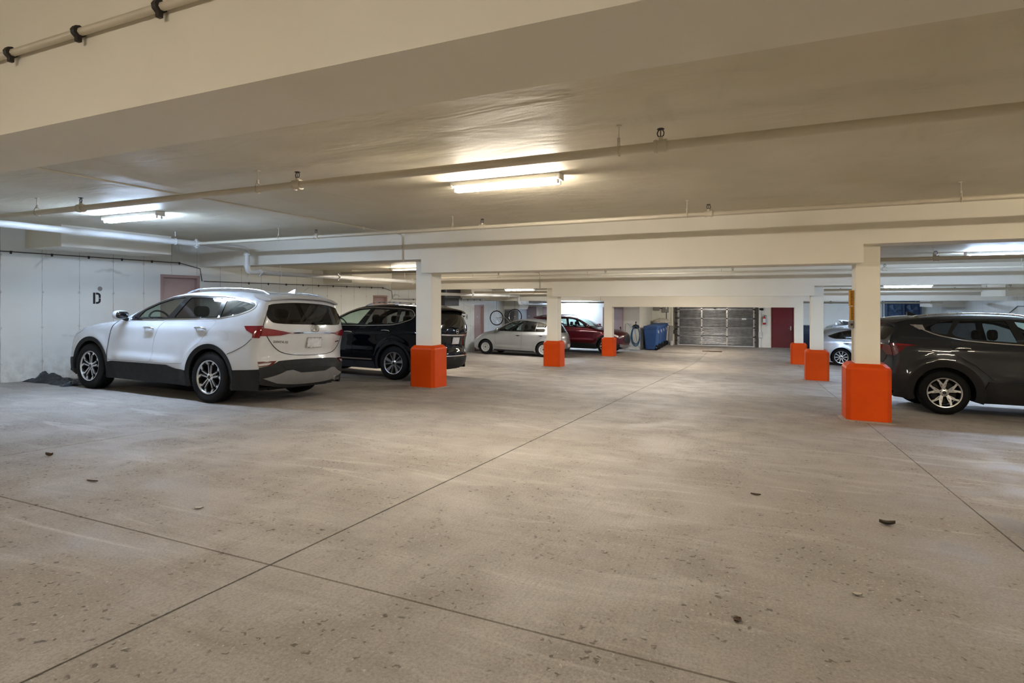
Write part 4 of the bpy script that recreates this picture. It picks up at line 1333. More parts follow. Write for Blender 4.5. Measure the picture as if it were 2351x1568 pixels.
WHITE = dict(
    paint='paint_white', wb=2.765, tire=.741, rim=.483, tw=.235, track=1.64, arch=.418, sill=.225, belt=1.18, seat_x=1.30, wheel='fork',
    profile=[(3.60, .24, .16, 3), (3.68, .38, .24, 2.5), (3.70, .60, .26, 2.5), (3.66, .82, .26, 2.5), (3.52, .97, .24, 2.5), (3.30, 1.05, .12, 3), (2.80, 1.12, .07, 3), (2.35, 1.165, .06, 3),
             (2.15, 1.19, .07, 3), (1.85, 1.36, .09, 2.6), (1.45, 1.53, .08, 2.6), (1.15, 1.615, .06, 3), (.75, 1.66, .055, 3), (.25, 1.68, .055, 3), (-.3, 1.67, .055, 3), (-.62, 1.64, .06, 3),
             (-.80, 1.60, .07, 3), (-.89, 1.555, .09, 3), (-.92, 1.53, .10, 2.8), (-.935, 1.50, .11, 2.5), (-1.0, 1.33, .13, 2.5), (-1.05, 1.17, .17, 2.5), (-1.07, 1.05, .19, 2.5), (-1.055, .9, .2, 2.5),
             (-1.02, .74, .2, 2.5), (-1.06, .66, .2, 2.5), (-1.085, .52, .2, 2.5), (-1.05, .36, .18, 2.5), (-.97, .25, .12, 3)],
    hood_i=5, shield=(8, 11), glass_i=19,
    wz=[(.2, .885), (.35, .92), (.55, .94), (.78, .945), (.98, .935), (1.1, .915), (1.2, .885), (1.32, .83), (1.45, .765), (1.56, .70), (1.7, .60)],
    wx=[(-1.1, .90), (-.8, .955), (-.3, 1), (2.3, 1), (2.9, .985), (3.3, .95), (3.7, .86)],
    flare=[(0, .50, .022), (2.765, .50, .022)],
    crease=[(2.9, 1.03, -.8, 1.075, .10, .012), (2.28, .575, .55, .56, .13, .034)],
    dlo=[(1.88, 1.155), (1.68, 1.31), (1.38, 1.45), (1.10, 1.525), (.80, 1.55), (-.06, 1.545), (-.44, 1.50), (-.62, 1.46), (-.665, 1.42), (-.61, 1.36), (-.42, 1.285), (-.08, 1.225), (.9, 1.185), (1.4, 1.165)],
    panes=[[(1.70, 1.18), (1.62, 1.31), (1.36, 1.43), (1.08, 1.505), (.845, 1.527), (1.03, 1.205)],
           [(.735, 1.525), (.05, 1.525), (.005, 1.25), (.88, 1.212)],
           [(-.045, 1.52), (-.42, 1.478), (-.60, 1.435), (-.56, 1.37), (-.40, 1.31), (-.075, 1.25)]],
    dlo_chrome='chrome',
    doors=[[(2.17, 1.115), (2.26, .98), (2.30, .80), (2.29, .505), (1.262, .515), (1.232, .58), (1.242, .73), (1.212, .90), (1.122, 1.09), (1.035, 1.155)],
           [(1.028, 1.155), (1.115, 1.09), (1.205, .90), (1.235, .73), (1.225, .58), (1.255, .515), (.90, .52), (.56, .53), (.47, .68), (.34, .79), (.20, .87), (.12, .98), (.0, 1.10), (-.05, 1.19)]],
    handles=[(1.34, 1.035), (.22, 1.065)], cup_mat='paint_white', handle_mat='chrome',
    arch_w=.066, arch_mat='cladding',
    side_parts=[('sill_cladding', [(2.31, .46), (2.2, .487), (1.30, .497), (.88, .50), (.70, .455), (.49, .44), (.45, .215), (2.34, .215)], .012, .03, 'cladding', 0),
                ('bumper_cladding', [(-.46, .50), (-.70, .515), (-.885, .53), (-.885, .40), (-.86, .235), (-.43, .215)], .010, .03, 'cladding', 0),
                ('bumper_cladding', [(3.22, .50), (3.42, .48), (3.44, .26), (3.19, .215)], .010, .03, 'cladding', 0),
                ('tail_lamp', [(-.60, 1.125), (-.93, 1.14), (-.935, .965), (-.77, .965), (-.77, 1.02), (-.66, 1.065)], .010, .02, 'lamp_red', 0),
                ('head_lamp', [(3.02, 1.0), (3.07, .985), (3.22, .905), (3.18, .885), (3.05, .94)], .006, .02, 'lamp_clear', 0),
                ('fuel_flap', [(-.07, 1.055), (-.32, 1.05), (-.34, .93), (-.31, .905), (-.10, .905), (-.07, .93)], .0015, .004, 'paint_white', 1)],
    side_lines=[('panel_gap', [(2.17, 1.12), (2.27, .98), (2.31, .80), (2.30, .50)], .007, 'plastic_black'),
                ('panel_gap', [(-.36, .72), (-.5, .78), (-.66, .86), (-.76, .955)], .006, 'plastic_black')],
    rear_glass=[(.82, 1.46), (.55, 1.515), (0, 1.52), (-.55, 1.515), (-.82, 1.46), (-.75, 1.27), (-.66, 1.185), (0, 1.165), (.66, 1.185), (.75, 1.27)],
    rear_parts=[('tail_lamp', [(1.0, 1.14), (.80, 1.135), (.60, 1.08), (.44, 1.045), (.60, 1.005), (.80, .985), (1.0, .97)], .012, .02, 'lamp_red', 0),
                ('tail_lamp', mir([(1.0, 1.14), (.80, 1.135), (.60, 1.08), (.44, 1.045), (.60, 1.005), (.80, .985), (1.0, .97)]), .012, .02, 'lamp_red', 0),
                ('chrome_strip', [(.47, 1.055), (0, 1.062), (-.47, 1.055), (-.47, 1.035), (0, 1.042), (.47, 1.035)], .010, .014, 'chrome', 0),
                ('bumper_lower', [(1.0, .545), (.72, .60), (.60, .665), (0, .66), (-.60, .665), (-.72, .60), (-1.0, .545), (-1.0, .25), (0, .25), (1.0, .25)], .010, .02, 'cladding', 0),
                ('skid_plate', [(.80, .335), (.62, .43), (.50, .50), (.40, .51), (.25, .465), (-.25, .465), (-.40, .51), (-.50, .50), (-.62, .43), (-.80, .335), (-.6, .30), (.6, .30)], .022, .02, 'skid_silver', 0),
                ('bumper_mesh', [(.58, .60), (-.58, .60), (-.50, .53), (.50, .53)], .014, .01, 'plastic_black', 0),
                ('reflector', [(1.0, .70), (.63, .67), (.70, .60), (1.0, .585)], .014, .02, 'lamp_red_dark', 0),
                ('reflector', mir([(1.0, .70), (.63, .67), (.70, .60), (1.0, .585)]), .014, .02, 'lamp_red_dark', 0),
                ('reverse_lamp', [(.93, .665), (.70, .65), (.74, .615), (.95, .605)], .017, .01, 'lamp_clear', 0),
                ('reverse_lamp', mir([(.93, .665), (.70, .65), (.74, .615), (.95, .605)]), .017, .01, 'lamp_clear', 0)],
    rear_lines=[('panel_gap', [(.84, 1.40), (.83, 1.26), (.80, 1.03), (.69, .84), (.50, .735), (0, .705), (-.50, .735), (-.69, .84), (-.80, 1.03), (-.83, 1.26), (-.84, 1.40)], .008, 'plastic_black')],
    plate=(0, .905), emblem=('oval', 0, 1.115, .055), lettering=[('SANTA FE', .58, .90, .05)], badges=[(-.60, .90, .065)],
    wiper=((0, 1.185), (-.42, 1.22)), rails=(1.0, -.82, .045, 'satin_silver'), fin=-.55, mirror=(1.93, 1.22), exhaust=[(-1.06, -.55, .33, .035)], liner='seat_grey',
    spoiler=([(-.66, 1.645), (-.80, 1.632), (-.985, 1.592), (-1.01, 1.572), (-.995, 1.555), (-.88, 1.552), (-.70, 1.60)], .70, .13, .055),
)
build_car(WHITE, 'suv', (-7.26, 6.65), math.pi, 'white mid-size SUV with black arch cladding beside the left wall', 'car')

def wz_scaled(k, dz=0.0):
    return [(z + dz, w * k) for z, w in WHITE['wz']]

BLACK = dict(
    paint='paint_black', wb=2.705, tire=.727, rim=.475, track=1.58, arch=.415, sill=.23, belt=1.17, seat_x=1.25, wheel='twin',
    profile=[(3.55, .24, .16, 3), (3.62, .40, .24, 2.5), (3.64, .60, .26, 2.5), (3.58, .82, .26, 2.5), (3.42, .97, .24, 2.5), (3.1, 1.04, .12, 3), (2.6, 1.10, .07, 3), (2.3, 1.14, .06, 3),
             (2.10, 1.17, .07, 3), (1.80, 1.36, .09, 2.6), (1.45, 1.53, .08, 2.6), (1.15, 1.62, .06, 3), (.75, 1.665, .055, 3), (.25, 1.68, .055, 3), (-.25, 1.66, .055, 3), (-.58, 1.625, .06, 3),
             (-.76, 1.585, .07, 3), (-.85, 1.545, .09, 3), (-.88, 1.525, .10, 2.8), (-.90, 1.50, .11, 2.5), (-.98, 1.30, .13, 2.5), (-1.03, 1.14, .17, 2.5), (-1.035, 1.02, .19, 2.5), (-1.0, .88, .2, 2.5),
             (-1.0, .72, .2, 2.5), (-1.045, .62, .2, 2.5), (-1.05, .50, .2, 2.5), (-1.0, .36, .18, 2.5), (-.92, .26, .12, 3)],
    hood_i=5, shield=(8, 11), glass_i=19, wz=wz_scaled(.972), wx=WHITE['wx'],
    flare=[(0, .47, .02), (2.705, .47, .02)], crease=[(2.7, .98, -.8, 1.05, .10, .012), (2.2, .60, .5, .62, .12, .016)],
    dlo=[(1.86, 1.13), (1.64, 1.30), (1.38, 1.44), (1.12, 1.525), (.75, 1.56), (-.04, 1.545), (-.31, 1.515), (-.42, 1.40), (-.36, 1.32), (-.09, 1.225), (.13, 1.185), (.75, 1.155)],
    panes=[[(1.66, 1.16), (1.56, 1.31), (1.32, 1.435), (1.08, 1.505), (.80, 1.535), (1.02, 1.18)],
           [(.70, 1.535), (.07, 1.52), (.04, 1.225), (.16, 1.205), (.84, 1.178)],
           [(-.02, 1.52), (-.29, 1.49), (-.385, 1.395), (-.34, 1.335), (-.02, 1.235)]],
    tints=['glass_front', 'glass_privacy', 'glass_privacy'], dlo_chrome='chrome',
    doors=[[(2.10, 1.085), (2.20, .92), (2.22, .75), (2.20, .47), (1.115, .47), (1.115, .62), (1.085, .93), (.985, 1.12)],
           [(.978, 1.12), (1.078, .93), (1.108, .62), (1.108, .47), (.55, .47), (.47, .62), (.36, .75), (.23, .84), (.12, .96), (.02, 1.08), (0, 1.165)]],
    handles=[(1.23, 1.0), (.23, 1.05)], handle_mat='chrome', cup_mat='paint_black', arch_w=.045,
    side_parts=[('sill_cladding', [(2.25, .36), (.50, .37), (.46, .22), (2.26, .22)], .010, .03, 'cladding', 0),
                ('sill_trim', [(2.2, .43), (.56, .435), (.56, .405), (2.2, .40)], .012, .015, 'chrome', 0),
                ('bumper_cladding', [(-.45, .44), (-.9, .46), (-.9, .25), (-.42, .22)], .010, .03, 'cladding', 0),
                ('tail_lamp', [(-.52, 1.065), (-.95, 1.09), (-.95, .90), (-.80, .93), (-.70, 1.01)], .008, .02, 'lamp_red_dark', 0)],
    rear_glass=[(.78, 1.46), (.5, 1.51), (0, 1.515), (-.5, 1.51), (-.78, 1.46), (-.74, 1.25), (-.66, 1.16), (0, 1.14), (.66, 1.16), (.74, 1.25)],
    rear_parts=[('tail_lamp', [(1, 1.09), (.70, 1.075), (.56, 1.03), (.62, .97), (.80, .93), (1, .89)], .010, .02, 'lamp_red_dark', 0),
                ('tail_lamp', mir([(1, 1.09), (.70, 1.075), (.56, 1.03), (.62, .97), (.80, .93), (1, .89)]), .010, .02, 'lamp_red_dark', 0),
                ('lamp_lens', [(.95, 1.02), (.72, 1.01), (.74, .97), (.95, .965)], .013, .01, 'lamp_clear', 0),
                ('lamp_lens', mir([(.95, 1.02), (.72, 1.01), (.74, .97), (.95, .965)]), .013, .01, 'lamp_clear', 0),
                ('chrome_strip', [(.55, 1.015), (-.55, 1.015), (-.55, .99), (.55, .99)], .012, .014, 'chrome', 0),
                ('bumper_lower', [(1, .50), (.5, .53), (-.5, .53), (-1, .50), (-1, .265), (1, .265)], .010, .02, 'cladding', 0),
                ('bumper_trim', [(.95, .52), (.5, .555), (-.5, .555), (-.95, .52), (-.95, .50), (-.5, .535), (.5, .535), (.95, .50)], .016, .014, 'chrome', 0)],
    rear_lines=[('panel_gap', [(.83, 1.3), (.78, 1.0), (.66, .74), (0, .70), (-.66, .74), (-.78, 1.0), (-.83, 1.3)], .006, 'plastic_black')],
    plate=(0, .88), emblem=('round', 0, 1.085, .05), badges=[(-.50, 1.07, .06)], wiper=((0, 1.155), (.40, 1.19)), rails=(1.05, -.62, .055, 'satin_silver'), fin=-.35, mirror=(1.88, 1.21),
    spoiler=([(-.60, 1.635), (-.74, 1.62), (-.98, 1.575), (-1.0, 1.555), (-.98, 1.545), (-.84, 1.54), (-.66, 1.59)], .66, .11, .05),
)
build_car(BLACK, 'suv', (-7.22, 11.06), math.pi, 'black SUV with silver roof rails behind the nearest left column', 'car')

GREY = dict(
    paint='paint_grey', wb=2.63, tire=.685, rim=.462, tw=.215, track=1.56, arch=.405, sill=.225, belt=1.14, seat_x=1.12, wheel='why', rim_mat='alloy_silver',
    profile=[(3.38, .24, .16, 3), (3.45, .40, .24, 2.5), (3.47, .60, .26, 2.5), (3.43, .80, .26, 2.5), (3.30, .95, .24, 2.5), (3.06, 1.02, .12, 3), (2.6, 1.07, .07, 3), (2.25, 1.10, .06, 3),
             (2.05, 1.13, .07, 3), (1.75, 1.33, .09, 2.6), (1.45, 1.49, .08, 2.6), (1.2, 1.585, .06, 3), (.85, 1.62, .055, 3), (.35, 1.622, .055, 3), (-.05, 1.60, .055, 3), (-.35, 1.57, .06, 3),
             (-.55, 1.535, .07, 3), (-.65, 1.50, .09, 3), (-.68, 1.48, .10, 2.8), (-.70, 1.45, .11, 2.5), (-.80, 1.28, .13, 2.5), (-.87, 1.15, .17, 2.5), (-.89, 1.08, .19, 2.5), (-.88, .95, .2, 2.5),
             (-.86, .80, .2, 2.5), (-.89, .66, .2, 2.5), (-.90, .50, .2, 2.5), (-.85, .36, .18, 2.5), (-.76, .26, .12, 3)],
    hood_i=5, shield=(8, 11), glass_i=19, wz=wz_scaled(.955, -.04), wx=[(-.95, .90), (-.65, .955), (-.2, 1), (2.1, 1), (2.7, .985), (3.1, .95), (3.5, .86)],
    flare=[(0, .50, .03), (2.63, .50, .03)], crease=[(2.6, 1.00, -.6, 1.03, .09, .014), (2.1, .66, .6, .62, .12, .016)],
    dlo=[(1.84, 1.10), (1.62, 1.28), (1.38, 1.42), (1.16, 1.495), (.98, 1.52), (.19, 1.505), (-.07, 1.46), (-.21, 1.40), (-.265, 1.345), (-.20, 1.30), (-.07, 1.255), (.09, 1.22), (.32, 1.175), (.98, 1.135)],
    panes=[[(1.64, 1.13), (1.55, 1.27), (1.34, 1.39), (1.10, 1.47), (.93, 1.495), (1.06, 1.155)],
           [(.83, 1.495), (.25, 1.48), (.12, 1.29), (.16, 1.235), (.34, 1.195), (.93, 1.16)],
           [(.17, 1.485), (-.06, 1.44), (-.22, 1.36), (-.20, 1.325), (-.06, 1.275), (.06, 1.26)]],
    doors=[[(2.0, 1.055), (2.09, .92), (2.10, .56), (1.065, .56), (1.05, .75), (1.03, 1.0), (1.02, 1.105)],
           [(1.013, 1.105), (1.023, 1.0), (1.043, .75), (1.058, .56), (.62, .56), (.53, .66), (.40, .78), (.25, .88), (.13, .95), (.085, 1.05), (.10, 1.19), (.33, 1.145)]],
    handles=[(1.22, 1.02), (.24, 1.035)], handle_mat='chrome', cup_mat='plastic_black', arch_w=.105, arch_mat='plastic_black',
    side_parts=[('sill_cladding', [(2.15, .53), (.55, .545), (.48, .40), (.44, .215), (2.2, .215)], .014, .03, 'plastic_black', 0),
                ('bumper_cladding', [(-.46, .60), (-.70, .60), (-.9, .56), (-.9, .25), (-.40, .22)], .012, .03, 'plastic_black', 0),
                ('tail_lamp', [(-.33, 1.072), (-.50, 1.045), (-.56, .98), (-.65, .895), (-.80, .875), (-.86, 1.09), (-.60, 1.095)], .010, .02, 'lamp_red_dark', 0),
                ('lamp_strip', [(-.36, 1.075), (-.60, 1.092), (-.86, 1.09), (-.86, 1.06), (-.60, 1.062)], .014, .01, 'lamp_red', 0),
                ('pillar_panel', [(-.42, 1.41), (-.25, 1.405), (-.225, 1.33), (-.30, 1.33)], .006, .01, 'satin_silver', 0)],
    side_lines=[('window_trim', [(1.9, 1.085), (1.4, 1.11), (.98, 1.122), (.32, 1.160), (.09, 1.207), (-.07, 1.243), (-.24, 1.318), (-.29, 1.36)], .016, 'chrome')],
    rear_glass=[(.72, 1.42), (.45, 1.455), (0, 1.46), (-.45, 1.455), (-.72, 1.42), (-.70, 1.24), (-.62, 1.175), (0, 1.165), (.62, 1.175), (.70, 1.24)], rear_tint='glass_privacy',
    rear_parts=[('tail_lamp', [(1, 1.09), (.60, 1.085), (.42, 1.06), (.60, 1.0), (.70, .90), (1, .875)], .010, .02, 'lamp_red_dark', 0),
                ('tail_lamp', mir([(1, 1.09), (.60, 1.085), (.42, 1.06), (.60, 1.0), (.70, .90), (1, .875)]), .010, .02, 'lamp_red_dark', 0),
                ('chrome_strip', [(.45, 1.075), (-.45, 1.075), (-.45, 1.055), (.45, 1.055)], .012, .014, 'chrome', 0),
                ('bumper_lower', [(1, .58), (.6, .62), (-.6, .62), (-1, .58), (-1, .27), (1, .27)], .012, .02, 'plastic_black', 0)],
    rear_lines=[('panel_gap', [(.80, 1.3), (.76, 1.0), (.62, .74), (0, .70), (-.62, .74), (-.76, 1.0), (-.80, 1.3)], .006, 'plastic_black')],
    plate=(0, .88), wiper=((0, 1.175), (-.35, 1.2)), rails=(1.25, -.45, .028, 'satin_silver'), fin=-.22, mirror=(1.84, 1.17), seat_dz=.10,
    spoiler=([(-.38, 1.58), (-.55, 1.565), (-.82, 1.515), (-.84, 1.495), (-.81, 1.488), (-.66, 1.49), (-.45, 1.54)], .64, .11, .05),
)
build_car(GREY, 'suv', (2.69, 11.74), 0.0, 'dark grey compact SUV at the right edge beside the biggest orange guard', 'car')

SILVER = dict(
    paint='paint_silver', wb=2.60, tire=.615, rim=.385, tw=.185, track=1.49, arch=.345, sill=.19, belt=1.0, seat_x=1.30, wheel='cover', rim_mat='alloy_silver', pocket_mat='alloy_black', seat_dz=.02,
    profile=[(3.30, .20, .14, 3), (3.38, .35, .22, 2.5), (3.40, .50, .24, 2.5), (3.34, .68, .24, 2.5), (3.15, .82, .20, 2.5), (2.85, .93, .10, 3), (2.6, .99, .08, 3), (2.42, 1.03, .07, 3),
             (2.32, 1.05, .07, 3), (1.98, 1.27, .09, 2.6), (1.6, 1.44, .08, 2.6), (1.3, 1.515, .06, 3), (.9, 1.54, .055, 3), (.45, 1.535, .055, 3), (.1, 1.51, .055, 3), (-.15, 1.48, .06, 3),
             (-.28, 1.45, .07, 3), (-.36, 1.41, .09, 3), (-.39, 1.385, .10, 2.8), (-.42, 1.36, .11, 2.5), (-.55, 1.17, .13, 2.5), (-.65, 1.02, .16, 2.5), (-.70, .95, .18, 2.5), (-.75, .82, .18, 2.5),
             (-.765, .68, .18, 2.5), (-.80, .58, .18, 2.5), (-.80, .45, .18, 2.5), (-.77, .34, .16, 2.5), (-.70, .24, .12, 3)],
    hood_i=5, shield=(8, 11), glass_i=19,
    wz=[(.15, .79), (.3, .825), (.5, .845), (.7, .848), (.88, .835), (1.0, .805), (1.12, .76), (1.28, .69), (1.42, .625), (1.56, .55)], wx=[(-.85, .90), (-.55, .955), (-.1, 1), (2.1, 1), (2.6, .98), (3.0, .94), (3.4, .85)],
    flare=[(0, .37, .018), (2.6, .37, .018)], crease=[(2.6, .86, -.5, .90, .09, .010), (2.2, .37, .4, .35, .06, .016)],
    dlo=[(2.14, 1.0), (1.80, 1.235), (1.45, 1.40), (1.15, 1.455), (.83, 1.465), (.19, 1.40), (-.14, 1.335), (-.03, 1.02), (.94, .995)],
    panes=[[(1.90, 1.02), (1.66, 1.26), (1.40, 1.385), (1.12, 1.435), (.96, 1.44), (1.03, 1.02)],
           [(.86, 1.44), (.36, 1.40), (.42, 1.035), (.90, 1.018)],
           [(.30, 1.39), (-.09, 1.315), (.0, 1.045), (.36, 1.035)]],
    tints=['glass_front', 'glass_privacy', 'glass_privacy'],
    doors=[[(2.16, .965), (2.17, .75), (2.16, .30), (.975, .28), (.965, .60), (.945, .965)],
           [(.938, .965), (.958, .60), (.968, .28), (.42, .27), (.39, .42), (.30, .56), (.18, .66), (.10, .75), (.0, .97)]],
    handles=[(1.13, .86), (.12, .875)], handle_mat='paint_silver', cup_mat='plastic_black',
    side_parts=[('rocker', [(2.2, .24), (.42, .225), (.36, .175), (2.24, .175)], .006, .02, 'cladding', 0),
                ('head_lamp', [(2.78, .80), (2.95, .775), (3.10, .70), (3.10, .62), (2.95, .67)], .008, .02, 'lamp_clear', 0),
                ('tail_lamp', [(-.42, .98), (-.60, 1.10), (-.62, .80), (-.5, .80)], .008, .02, 'lamp_red', 0)],
    rear_glass=[(.58, 1.33), (.35, 1.365), (0, 1.37), (-.35, 1.365), (-.58, 1.33), (-.60, 1.10), (-.52, 1.03), (0, 1.015), (.52, 1.03), (.60, 1.10)], rear_tint='glass_privacy',
    rear_parts=[('tail_lamp', [(.95, 1.12), (.70, 1.10), (.62, .95), (.66, .78), (.95, .78)], .010, .02, 'lamp_red', 0),
                ('tail_lamp', mir([(.95, 1.12), (.70, 1.10), (.62, .95), (.66, .78), (.95, .78)]), .010, .02, 'lamp_red', 0),
                ('bumper_lower', [(.9, .34), (-.9, .34), (-.9, .25), (.9, .25)], .008, .02, 'cladding', 0)],
    rear_lines=[('panel_gap', [(.70, 1.2), (.60, .90), (.52, .62), (0, .60), (-.52, .62), (-.60, .90), (-.70, 1.2)], .006, 'plastic_black')],
    front_parts=[('grille', [(.32, .72), (-.32, .72), (-.26, .62), (.26, .62)], .006, .01, 'plastic_black', 0)],
    plate=(.0, .48), wiper=((0, 1.03), (-.32, 1.06)), mirror=(2.02, 1.07), emblem=('round', 0, .90, .04), liner='seat_grey',
    spoiler=([(-.15, 1.485), (-.25, 1.48), (-.46, 1.44), (-.48, 1.425), (-.45, 1.415), (-.36, 1.415), (-.20, 1.45)], .55, .09, .045),
)
build_car(SILVER, 'hatchback', (-7.98, 22.35), math.pi, 'silver five-door hatchback behind the middle left column', 'car')

RED = dict(
    paint='paint_red', wb=2.69, tire=.72, rim=.465, track=1.58, arch=.41, sill=.23, belt=1.17, seat_x=1.30, wheel='ten',
    profile=[(3.48, .25, .16, 3), (3.57, .42, .24, 2.5), (3.59, .62, .26, 2.5), (3.55, .85, .26, 2.5), (3.42, .99, .24, 2.5), (3.2, 1.05, .12, 3), (2.7, 1.12, .07, 3), (2.35, 1.16, .06, 3),
             (2.2, 1.18, .07, 3), (1.85, 1.40, .09, 2.6), (1.5, 1.57, .08, 2.6), (1.2, 1.65, .06, 3), (.8, 1.695, .055, 3), (.3, 1.705, .055, 3), (-.25, 1.69, .055, 3), (-.55, 1.66, .06, 3),
             (-.72, 1.625, .07, 3), (-.80, 1.585, .09, 3), (-.83, 1.56, .10, 2.8), (-.85, 1.53, .11, 2.5), (-.94, 1.32, .13, 2.5), (-.99, 1.16, .17, 2.5), (-1.0, 1.02, .19, 2.5), (-.98, .88, .2, 2.5),
             (-.97, .72, .2, 2.5), (-1.0, .62, .2, 2.5), (-1.0, .50, .2, 2.5), (-.96, .36, .18, 2.5), (-.88, .27, .12, 3)],
    hood_i=5, shield=(8, 11), glass_i=19, wz=wz_scaled(.98), wx=WHITE['wx'], flare=[(0, .49, .02), (2.69, .49, .02)], crease=[(2.7, 1.0, -.7, 1.06, .10, .012), (2.2, .62, .5, .60, .12, .016)],
    dlo=[(1.90, 1.16), (1.70, 1.33), (1.45, 1.48), (1.15, 1.56), (.8, 1.58), (-.1, 1.56), (-.45, 1.50), (-.52, 1.43), (-.40, 1.30), (-.05, 1.23), (.9, 1.19)],
    panes=[[(1.72, 1.19), (1.60, 1.34), (1.38, 1.47), (1.12, 1.54), (.88, 1.555), (1.0, 1.205)], [(.78, 1.555), (.05, 1.535), (.03, 1.25), (.88, 1.21)], [(-.05, 1.53), (-.42, 1.475), (-.46, 1.43), (-.38, 1.325), (-.06, 1.255)]],
    tints=['glass_shield', 'glass_front', 'glass_privacy'],
    doors=[[(2.12, 1.12), (2.2, .95), (2.21, .52), (1.09, .52), (1.09, .7), (1.05, .95), (1.0, 1.16)], [(.993, 1.16), (1.043, .95), (1.083, .7), (1.083, .52), (.57, .52), (.49, .66), (.36, .78), (.22, .86), (.10, 1.0), (.0, 1.19)]],
    handles=[(1.24, 1.02), (.24, 1.05)], arch_w=.06,
    side_parts=[('sill_cladding', [(2.24, .47), (.50, .48), (.46, .22), (2.26, .22)], .010, .03, 'cladding', 0),
                ('head_lamp', [(3.0, .935), (3.18, .88), (3.36, .79), (3.34, .73), (3.12, .82)], .008, .02, 'lamp_clear', 0),
                ('tail_lamp', [(-.6, 1.1), (-.95, 1.12), (-.95, .98), (-.75, 1.0)], .008, .02, 'lamp_red', 0),
                ('bumper_cladding', [(3.12, .48), (3.42, .46), (3.44, .27), (3.1, .22)], .010, .03, 'cladding', 0)],
    rear_glass=[(.74, 1.48), (.5, 1.53), (0, 1.535), (-.5, 1.53), (-.74, 1.48), (-.72, 1.28), (-.64, 1.19), (0, 1.17), (.64, 1.19), (.72, 1.28)],
    rear_parts=[('tail_lamp', [(1, 1.12), (.7, 1.11), (.5, 1.05), (.7, 1.0), (1, .98)], .010, .02, 'lamp_red', 0), ('tail_lamp', mir([(1, 1.12), (.7, 1.11), (.5, 1.05), (.7, 1.0), (1, .98)]), .010, .02, 'lamp_red', 0)],
    front_parts=[('grille', [(.50, .86), (-.50, .86), (-.62, .72), (-.50, .48), (.50, .48), (.62, .72)], .006, .012, 'plastic_black', 0),
                 ('head_lamp', [(.95, .95), (.62, .92), (.55, .86), (.70, .82), (.95, .83)], .008, .02, 'lamp_clear', 0),
                 ('head_lamp', mir([(.95, .95), (.62, .92), (.55, .86), (.70, .82), (.95, .83)]), .008, .02, 'lamp_clear', 0),
                 ('bumper_lower', [(.9, .40), (-.9, .40), (-.9, .27), (.9, .27)], .008, .012, 'skid_silver', 0)],
    rails=(1.0, -.6, .045, 'plastic_black'), mirror=(1.92, 1.23), dlo_chrome=None,
    spoiler=([(-.56, 1.67), (-.70, 1.66), (-.98, 1.625), (-1.0, 1.605), (-.97, 1.59), (-.80, 1.58), (-.62, 1.63)], .66, .11, .05, ),
)
build_car(RED, 'suv', (-9.02, 26.0), 0.0, 'dark red SUV facing the aisle behind the farthest left column', 'car')

